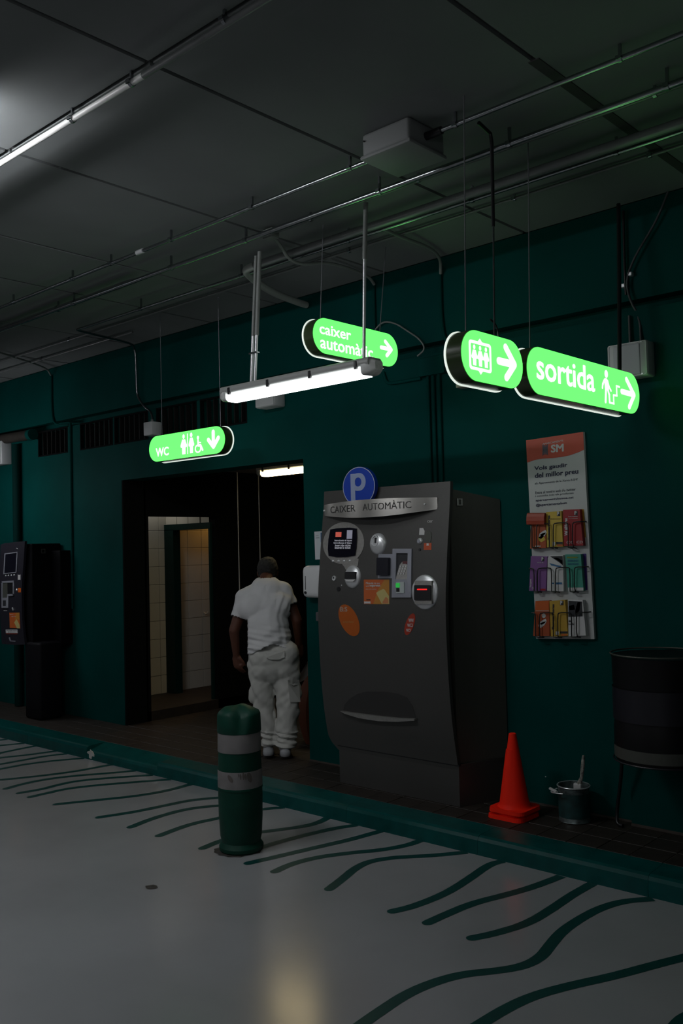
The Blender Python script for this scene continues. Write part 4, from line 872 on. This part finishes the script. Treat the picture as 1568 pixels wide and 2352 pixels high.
cone(-3.035, 4.815, ZS, 'lower red orange traffic cone, only its base showing under the upper one', 0)
t = cone(-3.030, 4.822, ZS+.038, 'upper red orange traffic cone standing right of the pay machine', 1)
t.rotation_euler = (0, 0, 0)

# ------------------------------------------------------------------ paint can with brush
t = thing('paint_can', 'open dented paint can spattered with green paint beside the cone', 'can', (-2.705, 4.955, ZS))
M_can = mat('spattered_can_metal', (0.16, 0.20, 0.20), 0.35, 0.6, noise=.7, scale=30)
obj('can_body', lathe([(.088, ZS), (.093, ZS+.004), (.090, ZS+.010), (.090, ZS+.198), (.094, ZS+.203), (.094, ZS+.208), (.086, ZS+.208), (.084, ZS+.16), (.0, ZS+.155)], -2.705, 4.955, 32, cap=False), M_can, t, smooth=True)
obj('paint', lathe([(.084, ZS+.150), (.0, ZS+.152)], -2.705, 4.955, 24, cap=False), M_kerb, t)
obj('can_label', lathe([(.0912, ZS+.03), (.0912, ZS+.17)], -2.705, 4.955, 32, cap=False), mat('dark_green_can_label', (0.01, 0.05, 0.05), 0.5, noise=.5, scale=20), t, smooth=True)
obj('rim', tube([(-2.705+.095*math.cos(a/20*6.2832), 4.955+.095*math.sin(a/20*6.2832), ZS+.206) for a in range(21)], .0035, 6), M_chrome, t, smooth=True)
obj('handle', tube(smooth_path([(-2.795, 4.92, ZS+.18), (-2.815, 4.87, ZS+.17), (-2.77, 4.835, ZS+.175), (-2.71, 4.835, ZS+.178)]), .004, 6), M_chrome, t, smooth=True)
obj('grip', tube([(-2.83, 4.90, ZS+.178), (-2.755, 4.845, ZS+.180)], .009, 8), M_lwhite, t, smooth=True)
t = thing('paint_brush', 'splashed paint brush leaning upright in the open can', 'brush', (-2.65, 4.97, ZS+.19))
Mb = mat('splashed_wood', (0.30, 0.29, 0.26), 0.6, noise=.9, scale=60)
obj('brush_handle', tube([(-2.668, 4.955, ZS+.215), (-2.655, 4.965, ZS+.26), (-2.650, 4.975, ZS+.33), (-2.647, 4.98, ZS+.385)], .012, 8, radii=[.016, .010, .012, .007]), Mb, t, smooth=True)
obj('ferrule', bbox(-2.70, -2.650, 4.94, 4.965, ZS+.16, ZS+.222, .006, 2), M_lwhite, t)
obj('bristles', bbox(-2.698, -2.652, 4.943, 4.962, ZS+.10, ZS+.162, .004, 1), M_kerb, t)

# ------------------------------------------------------------------ round bin fixed to the right wall, strap under it
t = thing('round_bin', 'black round banded bin fixed to the wall at the right picture edge', 'bin', (-2.08, 4.82, .57))
M_bin = mat('black_bin_metal', (0.003, 0.003, 0.004), 0.45, 0.0, spec=.3)
M_bin2 = mat('dark_indigo_band', (0.007, 0.0065, 0.012), 0.45, 0.0)
bx, by, R_ = -2.085, 4.805, .245
obj('drum', lathe([(R_-.02, .575), (R_, .585), (R_, .62), (R_+.004, .64), (R_+.004, .76), (R_, .78), (R_, .98), (R_+.004, 1.0), (R_+.004, 1.12), (R_+.008, 1.135)], bx, by, 48), M_bin, t, smooth=True)
obj('band', lathe([(R_+.006, .80), (R_+.006, .97)], bx, by, 48, cap=False), M_bin2, t, smooth=True)
obj('band', lathe([(R_+.006, .60), (R_+.006, .66)], bx, by, 48, cap=False), M_kside, t, smooth=True)
for z_ in (1.146, .583): obj('rim', tube([(bx+(R_+.010)*math.cos(a/48*6.2832), by+(R_+.010)*math.sin(a/48*6.2832), z_) for a in range(49)], .0045, 6), M_kside if z_ > 1 else M_bin2, t, smooth=True)
obj('wall_bracket', bbox(bx-.10, bx+.10, by+R_-.03, YW-.055, .66, 1.06, .005, 1), M_bin, t)
flex('strap', 'thin dark strap hanging from the bin bottom to the pavement', [(-2.39, 4.93, .66), (-2.40, 4.97, .50), (-2.43, 5.00, .36), (-2.46, 5.02, .24), (-2.47, 5.02, .17), (-2.46, 5.0, ZS+.012), (-2.42, 4.99, ZS+.012)], .010, M_blackpl, 'strap')

# ------------------------------------------------------------------ bollard
t = thing('bollard', 'dented green flexible bollard with two dull reflective bands on the floor', 'bollard', (-4.150, 3.600, 0))
bx, by = -4.140, 3.608
M_bol = mat('green_bollard_rubber', (0.001, 0.045, 0.028), 0.5, spec=.25, noise=.2, scale=9, bump=.1)
M_ref = mat('dull_reflective_band', (0.20, 0.19, 0.19), 0.45, noise=.15, scale=14)
def bol(prof, dent=False):
    V, F = lathe(prof, bx, by, 40)
    if dent:
        W = []
        for x_, y_, z_ in V:
            if z_ > .68:
                s = (z_-.68)/.16
                # the dent faces the camera
                ux, uy = -bx, -by; L = math.hypot(ux, uy); ux /= L; uy /= L
                d = (x_-bx)*ux+(y_-by)*uy; sd = (x_-bx)*(-uy)+(y_-by)*ux
                k = math.exp(-((sd-.01)/.035)**2)*max(0, d/.12)
                x_ -= ux*k*.040*s; y_ -= uy*k*.040*s; z_ += .012*math.sin(sd*60)*max(0, s-.6) - .03*k*s
            W.append((x_, y_, z_))
        V = W
    return V, F
obj('base_ring', bol([(.118, 0), (.128, .010), (.130, .030), (.118, .048), (.112, .058)]), M_bol, t, smooth=True)
obj('post', bol([(.112, .050), (.122, .090), (.128, .20), (.130, .32), (.128, .44), (.124, .62), (.121, .66)]), M_bol, t, smooth=True)
def wavy(z0, z1, r): return [(r, z0), (r+.001, z1)]
obj('reflective_band', lathe([(.1305, .372), (.1312, .376), (.1305, .470), (.1295, .474)], bx, by, 40, cap=False), M_ref, t, smooth=True)
obj('reflective_band', lathe([(.1275, .580), (.1282, .584), (.1262, .685), (.1252, .689)], bx, by, 40, cap=False), M_ref, t, smooth=True)
obj('band_edge', lathe([(.132, .362), (.1325, .370), (.131, .376)], bx, by, 40, cap=False), M_bol, t, smooth=True)
obj('cap', bol([(.1275, .688), (.1300, .692), (.1290, .74), (.127, .79), (.118, .806), (.09, .825), (.05, .838), (.01, .842)], True), M_bol, t, smooth=True)
for a_, z_, s_, w_ in ((-.42, .443, 1.25, 1.0), (-.24, .450, .8, .5), (-.14, .455, 1.0, .45), (-.02, .452, .8, .4), (.06, .46, .5, .5), (.45, .44, .8, 1.6)):
    obj('scuff', prism(lambda a, b, n: (bx+(.1318+n)*math.sin(a-.86+math.pi), by+(.1318+n)*math.cos(a-.86+math.pi), b), ell(a_, z_, .10*s_*w_, .022*s_, 12, rot=.1), 0, .0003), mat('brown_scuff', (0.11, 0.095, 0.085), 0.7), t)

# ------------------------------------------------------------------ bundle behind the wall corner
t = thing('rubbish_bag', 'dim orange bag with white paper on top, half hidden behind the wall corner', 'bag', (-5.45, 5.60, ZS))
def lump(cx, cy, z0, z1, rx, ry, seed, n=20, m=12):
    r = random.Random(seed); V = []; F = []; ph = [r.uniform(0, 6) for _ in range(4)]
    for i in range(m+1):
        v = i/m; rr = math.sin(math.pi*min(.97, .12+.85*v))**.6
        for k in range(n):
            th = 2*math.pi*k/n; w_ = 1+.10*math.sin(3*th+ph[0]+4*v)+.06*math.sin(7*th+ph[1])
            V.append((cx+rx*rr*w_*math.cos(th), cy+ry*rr*w_*math.sin(th), z0+(z1-z0)*v))
    for i in range(m):
        for k in range(n): F.append((i*n+k, i*n+(k+1) % n, (i+1)*n+(k+1) % n, (i+1)*n+k))
    F.append(tuple(range(n))); F.append(tuple(m*n+k for k in range(n)))
    return V, F
obj('bag', lump(-5.45, 5.60, ZS, .70, .145, .15, 5), mat('rust_orange_bag', (0.16, 0.038, 0.012), 0.7), t, smooth=True)
obj('paper', (lambda c: ([(c[0]-.19, c[1]-.04, .60), (c[0]-.12, c[1]-.09, .66), (c[0]-.02, c[1]-.07, .80), (c[0]-.08, c[1]+.03, .82), (c[0]-.16, c[1]+.02, .70), (c[0]+.02, c[1]+.05, .70)], [(0, 1, 4), (1, 2, 3), (1, 3, 4), (3, 2, 5), (4, 3, 5), (0, 4, 5)]))((-5.44, 5.60)), M_paper, t)

# ------------------------------------------------------------------ the man, seen from behind
MO = Vector((-5.375, 5.10, ZS)); MU = Vector((.6880, .7257, 0)); MV = Vector((-.7257, .6880, 0))
def mp(px, py, v=0.0):
    u = (px-640+.022*(1735-py))/285; z = (1735-py)/285
    p = MO+MU*u+MV*v; p.z = ZS+max(0, z); return p
def blob(caps, voxel, sm_it=4, sm_f=.5, name='x'):
    """capsules (p, q, r0, r1) and ellipsoids (c, rx, rv, rz) fused into one skin"""
    bm = bmesh.new()
    def ellip(M):
        r = bmesh.ops.create_icosphere(bm, subdivisions=3, radius=1.0, matrix=M)
    for c in caps:
        if c[0] == 'e':
            _, p, a, b, z_ = c[:5]; tilt = c[5] if len(c) > 5 else 0
            B = Matrix((( MU.x, MV.x, 0), (MU.y, MV.y, 0), (0, 0, 1)))
            R = B @ Matrix.Rotation(tilt, 3, 'Y') @ Matrix.Diagonal((a, b, z_))
            M = R.to_4x4(); M.translation = p; ellip(M)
        else:
            p, q, r0, r1 = c[:4]; n = 18; L = (q-p).length
            ax = (q-p).normalized(); up = MV if abs(ax.dot(MV)) < .9 else MU
            s1 = ax.cross(up).normalized(); s2 = ax.cross(s1); fl = c[4] if len(c) > 4 else 1.0
            rings = []
            for i in range(-5, 6+5):
                if i < 0: th = (i+5)/5*math.pi/2; rr = r0*math.sin(th); o = -r0*math.cos(th)
                elif i > 5: th = (i-5)/5*math.pi/2; rr = r1*math.cos(th); o = L+r1*math.sin(th)
                else: rr = r0+(r1-r0)*i/5; o = L*i/5
                rr = max(rr, 1e-4)
                rings.append([bm.verts.new(p+ax*o+s1*(rr*math.cos(2*math.pi*k/n))+s2*(rr*fl*math.sin(2*math.pi*k/n))) for k in range(n)])
            for A, B_ in zip(rings, rings[1:]):
                for k in range(n): bm.faces.new((A[k], A[(k+1) % n], B_[(k+1) % n], B_[k]))
            bm.faces.new(rings[0]); bm.faces.new(rings[-1])
    bmesh.ops.recalc_face_normals(bm, faces=bm.faces[:])
    me = bpy.data.meshes.new('tmp'); bm.to_mesh(me); bm.free()
    o = bpy.data.objects.new('tmp', me); COL.objects.link(o)
    md = o.modifiers.new('r', 'REMESH'); md.mode = 'VOXEL'; md.voxel_size = voxel
    ms = o.modifiers.new('s', 'SMOOTH'); ms.iterations = sm_it; ms.factor = sm_f
    dg = bpy.context.evaluated_depsgraph_get(); m2 = bpy.data.meshes.new_from_object(o.evaluated_get(dg))
    g = [tuple(v.co) for v in m2.vertices], [tuple(p.vertices) for p in m2.polygons]
    bpy.data.objects.remove(o); bpy.data.meshes.remove(me); bpy.data.meshes.remove(m2)
    return g
def warp(g, fn): return [tuple(fn(Vector(v))) for v in g[0]], g[1]
M_skin = mat('tanned_skin', (0.095, 0.032, 0.017), 0.6)
M_shirt = mat('white_cotton_shirt', (0.62, 0.62, 0.63), 0.9)
M_trou = mat('off_white_work_trousers', (0.52, 0.52, 0.49), 0.9, noise=.05, scale=6)
M_hair = mat('dark_grey_hair', (0.014, 0.013, 0.012), 0.8, noise=.5, scale=60, bump=.5)
man = thing('person', 'man in white T-shirt and off-white work trousers stooping, seen from behind', 'person', MO)
hipL, hipR = mp(600, 1535), mp(652, 1535)
kneeL, kneeR = mp(607, 1628, .03), mp(660, 1632, -.02)
ankL, ankR = mp(616, 1712, .0), mp(652, 1714, -.05)
shL, shR = mp(562, 1376, .09), mp(651, 1362, .10)
elL, elR = mp(537, 1450, .06), mp(681, 1432, .08)
wrL, wrR = mp(541, 1508, .13), mp(686, 1488, .17)
neck0, neck1 = mp(606, 1356, .12), mp(611, 1332, .25)
head = mp(613, 1319, .32)
body = [(neck0, neck1, .062, .058), ('e', head, .078, .100, .105), ('e', head+Vector((0, 0, -.035))+MV*.055, .060, .060, .070),
    (mp(608, 1368, .09), mp(612, 1430, .02), .12, .14, .72), (mp(612, 1430, .02), mp(624, 1500, -.01), .13, .11, .75),
    (shL, mp(606, 1365, .11), .060, .09), (shR, mp(606, 1362, .11), .060, .09),
    (shL, elL, .056, .043), (elL, wrL, .043, .028), (shR, elR, .056, .043), (elR, wrR, .043, .028),
    (hipL, kneeL, .070, .052), (kneeL, ankL, .055, .038), (hipR, kneeR, .070, .052), (kneeR, ankR, .055, .038),
    ('e', head+MU*.080+Vector((0, 0, -.01)), .010, .022, .032), ('e', head-MU*.080+Vector((0, 0, -.01)), .010, .022, .032),
    ('e', head+MV*.115+Vector((0, 0, -.03)), .014, .022, .026)]
# hands: a palm, four fingers of different length, bent, and a thumb from the side
def hand(wr, dirv, side, out):
    d = dirv.normalized(); s = side.normalized(); n = d.cross(s).normalized()
    G = []
    pc = wr+d*.055
    G.append((wr, wr+d*.03, .026, .030, .7)); G.append((wr+d*.03, wr+d*.085, .038, .036, .48))
    for i, (L, o) in enumerate(((.066, -.030), (.076, -.010), (.070, .010), (.055, .029))):
        a = wr+d*.088+s*o; b = a+d*L*.45+n*out*.010; c = b+d*L*.35+n*out*.022; e_ = c+d*L*.22+n*out*.020
        G += [(a, b, .0098, .009), (b, c, .009, .0083), (c, e_, .0083, .0074)]
    a = wr+d*.030-s*.030; b = a+d*.032-s*.020+n*out*.012; c = b+d*.030-s*.004+n*out*.012
    G += [(a, b, .013, .011), (b, c, .011, .0088)]
    return G
body += hand(wrL, Vector((0, 0, -1))+MU*.12+MV*.10, -MU*.75+MV*.5, 1)
body += hand(wrR, Vector((0, 0, -1))+MU*.06+MV*.15, MU*.6+MV*.7, -1)
obj('body', blob(body, .0075, 3, .5), M_skin, man, smooth=True)
eyeb = head+MV*.094+Vector((0, 0, .004))
for s in (-1, 1): obj('eye', lathe([(.001, eyeb.z-.010), (.009, eyeb.z-.005), (.011, eyeb.z), (.009, eyeb.z+.005), (.001, eyeb.z+.010)], (eyeb+MU*s*.030).x, (eyeb+MU*s*.030).y, 12), M_paper, man, smooth=True)
# hair
hg = blob([('e', head+Vector((0, 0, .022))-MV*.012, .088, .106, .098), ('e', head+Vector((0, 0, -.025))-MV*.045, .074, .060, .058)], .007, 3)
def hairfn(v):
    d = v-head
    from mathutils import noise
    return v+d.normalized()*(.006*noise.noise(v*45)+.004*noise.noise(v*110))
obj('hair', warp(hg, hairfn), M_hair, man, smooth=True)
obj('grey_crown', warp(blob([('e', head+Vector((0, 0, .060))-MV*.010, .078, .100, .066)], .007, 3), hairfn), mat('greying_hair', (0.030, 0.029, 0.024), 0.8, noise=.6, scale=70, bump=.6), man, label='greying top of the hair', smooth=True)
def pxy(v):
    q = v-MO; z = q.z*285; return 640+q.dot(MU)*285-.022*z, 1735-z
# shirt
from mathutils import noise
def fold(fs, amp, seed, stretch=(1, 1, .45)):
    def fn(v):
        q = v-MO; p = Vector((q.dot(MU)*stretch[0], q.dot(MV)*stretch[1], q.z*stretch[2]))*fs+Vector((seed, 0, 0))
        n = noise.noise(p)*amp+noise.noise(p*2.3)*amp*.4
        # push along the direction from the vertical axis of the torso
        if fs == 9:
            x_, y_ = pxy(v); k = max(0, min(1, (y_-1425)/45))*(1 if 560 < x_ < 672 else 0)
            n += k*(.006*math.sin((y_-1440)*.21+(x_-610)*.05+1.2*math.sin(x_*.06))+.0045*math.sin((y_-1440)*.5-(x_-610)*.09))
            k2 = max(0, 1-abs(y_-1385)/50); n += k2*.005*math.sin((x_-640)*.35+(y_-1380)*.12)*(1 if x_ > 632 else .4)
        c = MO+MU*(-.08)+Vector((0, 0, q.z)); d = (v-c); d.z = 0
        return v+(d.normalized() if d.length > 1e-4 else d)*n
    return fn
slL, slR = shL+(elL-shL)*.62, shR+(elR-shR)*.50
shirt = [(mp(612, 1372, .09), mp(613, 1440, .01), .163, .170, .74), (mp(613, 1440, .01), mp(617, 1478, -.01), .174, .184, .80),
    (mp(608, 1360, .12), mp(610, 1390, .07), .125, .165, .78), ('e', mp(612, 1358, .13), .10, .09, .105),
    (shL, mp(606, 1358, .11), .078, .085), (shR, mp(608, 1357, .11), .074, .085), (mp(580, 1400, .05), mp(638, 1396, .05), .125, .125), (shL, slL, .074, .068), (shR, slR, .074, .068),
    ('e', mp(614, 1488, -.02), .178, .145, .060, .10), ('e', mp(592, 1497, -.03), .100, .11, .050), ('e', mp(640, 1487, -.03), .085, .11, .040)]
sg = blob(shirt, .0085, 4, .5)
# hem and cuffs: cut with planes so they end cleanly
def cut(g, planes):
    bm = bmesh.new(); vv = [bm.verts.new(v) for v in g[0]]
    for f in g[1]: bm.faces.new([vv[i] for i in f])
    for co, no in planes:
        r = bmesh.ops.bisect_plane(bm, geom=bm.verts[:]+bm.edges[:]+bm.faces[:], plane_co=co, plane_no=no, clear_outer=True)
    return take(bm)
def region_cut(g, test):
    V, F = g; keep = [test(Vector(v)) for v in V]
    FF = [f for f in F if all(keep[i] for i in f)]; used = sorted({i for f in FF for i in f}); mp_ = {i: k for k, i in enumerate(used)}
    return [V[i] for i in used], [tuple(mp_[i] for i in f) for f in FF]
def in_shirt(v):
    x_, y_ = pxy(v)
    # cuff planes on the arms
    if x_ < 568 and (v-slL).dot((elL-shL).normalized()) > 0: return False
    if x_ > 650 and y_ < 1440 and (v-slR).dot((elR-shR).normalized()) > 0 and (v-shR).dot((slR-shR).normalized()) > .05 and x_ > 667: return False
    hem = 1503-17*math.exp(-((x_-622)/30)**2)-.10*(x_-570)
    if y_ > hem: return False
    if y_ < 1331: return False
    return True
sg = region_cut(warp(sg, fold(9, .018, 3)), in_shirt)
so = obj('t_shirt', sg, M_shirt, man, smooth=True)
md = so.modifiers.new('thick', 'SOLIDIFY'); md.thickness = .004; md.offset = -1
# creases on the shirt: thin raised folds near the hem
def crease(pts, r, m, nm='fold'): obj(nm, tube(smooth_path(pts), r, 8, radii=None), m, man, smooth=True)
# trousers
tr1 = [(mp(606, 1510, -.01), mp(648, 1508, -.01), .135, .135, 1.0), (mp(618, 1485, 0), mp(622, 1530, 0), .150, .165, .82), ('e', mp(604, 1536, -.045), .105, .085, .115), ('e', mp(650, 1534, -.045), .105, .085, .115), (mp(622, 1540, 0), mp(628, 1562, 0), .09, .07, .9),
    (mp(598, 1530, 0), mp(606, 1628, .02), .108, .080), (mp(606, 1628, .02), mp(617, 1700, 0), .082, .064), (mp(656, 1530, 0), mp(660, 1632, -.02), .108, .086), (mp(660, 1632, -.02), mp(654, 1702, -.04), .088, .078),
    ('e', mp(615, 1706, 0), .074, .085, .030), ('e', mp(654, 1708, -.05), .084, .090, .032),
    ('e', mp(683, 1590, .02), .030, .075, .085), ('e', mp(578, 1595, .05), .026, .070, .080)]
tg = blob(tr1, .0085, 4, .5)
def tfold(v):
    q = v-MO; p = Vector((q.dot(MU), q.dot(MV), q.z))
    n = noise.noise(Vector((p.x*8+p.z*7, p.y*8, p.z*3))*1.2+Vector((7, 0, 0)))*.020+noise.noise(Vector((p.x*20-p.z*18, p.y*12, p.z*12)))*.006
    if p.z < .20: n += .007*math.sin(p.z*150+p.x*30)
    cx = -.10 if p.x < -.035 else .06
    c = MO+MU*cx+Vector((0, 0, q.z)); d = v-c; d.z = 0
    return v+(d.normalized() if d.length > 1e-4 else d)*n
tg = region_cut(warp(tg, tfold), lambda v: pxy(v)[1] > 1468 and v.z > ZS+.045)
to = obj('trousers', tg, M_trou, man, smooth=True)
md = to.modifiers.new('thick', 'SOLIDIFY'); md.thickness = .004; md.offset = -1
from mathutils.bvhtree import BVHTree
_bvh = BVHTree.FromPolygons([Vector(v) for v in tg[0]], tg[1])
def onback(px, py, v):
    p = mp(px, py, -1.0); h = _bvh.ray_cast(p, MV)[0]
    return (h-MV*.003) if h is not None else mp(px, py, v)
def flap(pts, lab):
    V = [tuple(onback(*p)) for p in pts]; k = len(V); V2 = [tuple(Vector(v)-MV*.011) for v in V]
    return V+V2, [tuple(range(k)), tuple(range(k, 2*k))]+[(i, (i+1) % k, k+(i+1) % k, k+i) for i in range(k)]
obj('back_pocket_flap', flap([(610, 1498, -.152), (652, 1494, -.150), (652, 1508, -.156), (640, 1513, -.158), (620, 1512, -.158), (611, 1507, -.156)], ''), M_trou, man)
obj('cargo_pocket', flap([(660, 1568, -.100), (685, 1572, -.07), (688, 1612, -.07), (664, 1610, -.105)], ''), M_trou, man)
obj('cargo_flap', flap([(659, 1560, -.104), (686, 1564, -.07), (686, 1574, -.078), (672, 1574, -.100), (660, 1566, -.112)], ''), M_trou, man)
# shoes
for a, v0, nm in ((616, 0, 'left'), (654, -.05, 'right')):
    p = mp(a, 1735, v0); p.z = ZS+.045
    g = blob([(p-MV*.075+Vector((0, 0, -.004)), p+MV*.14+Vector((0, 0, -.014)), .043, .036), (p-MV*.04, p+MV*.03+Vector((0, 0, .02)), .045, .040)], .007, 3)
    g = ([(x_, y_, max(z_, ZS+.022)) for x_, y_, z_ in g[0]], g[1])
    sh = obj('shoe', g, mat('pale_grey_shoe', (0.34, 0.35, 0.37), 0.6), man, smooth=True)
    V, F = lathe([(1, 0), (1.02, .5), (1, 1)], 0, 0, 32)
    V = [tuple(p+MV*(.035+.118*y_)+MU*(.047*x_)+Vector((0, 0, ZS+.001-p.z+.024*z_))) for x_, y_, z_ in V]
    obj('sole', (V, F), mat('dark_sole', (0.03, 0.03, 0.03), 0.7), man, smooth=True)
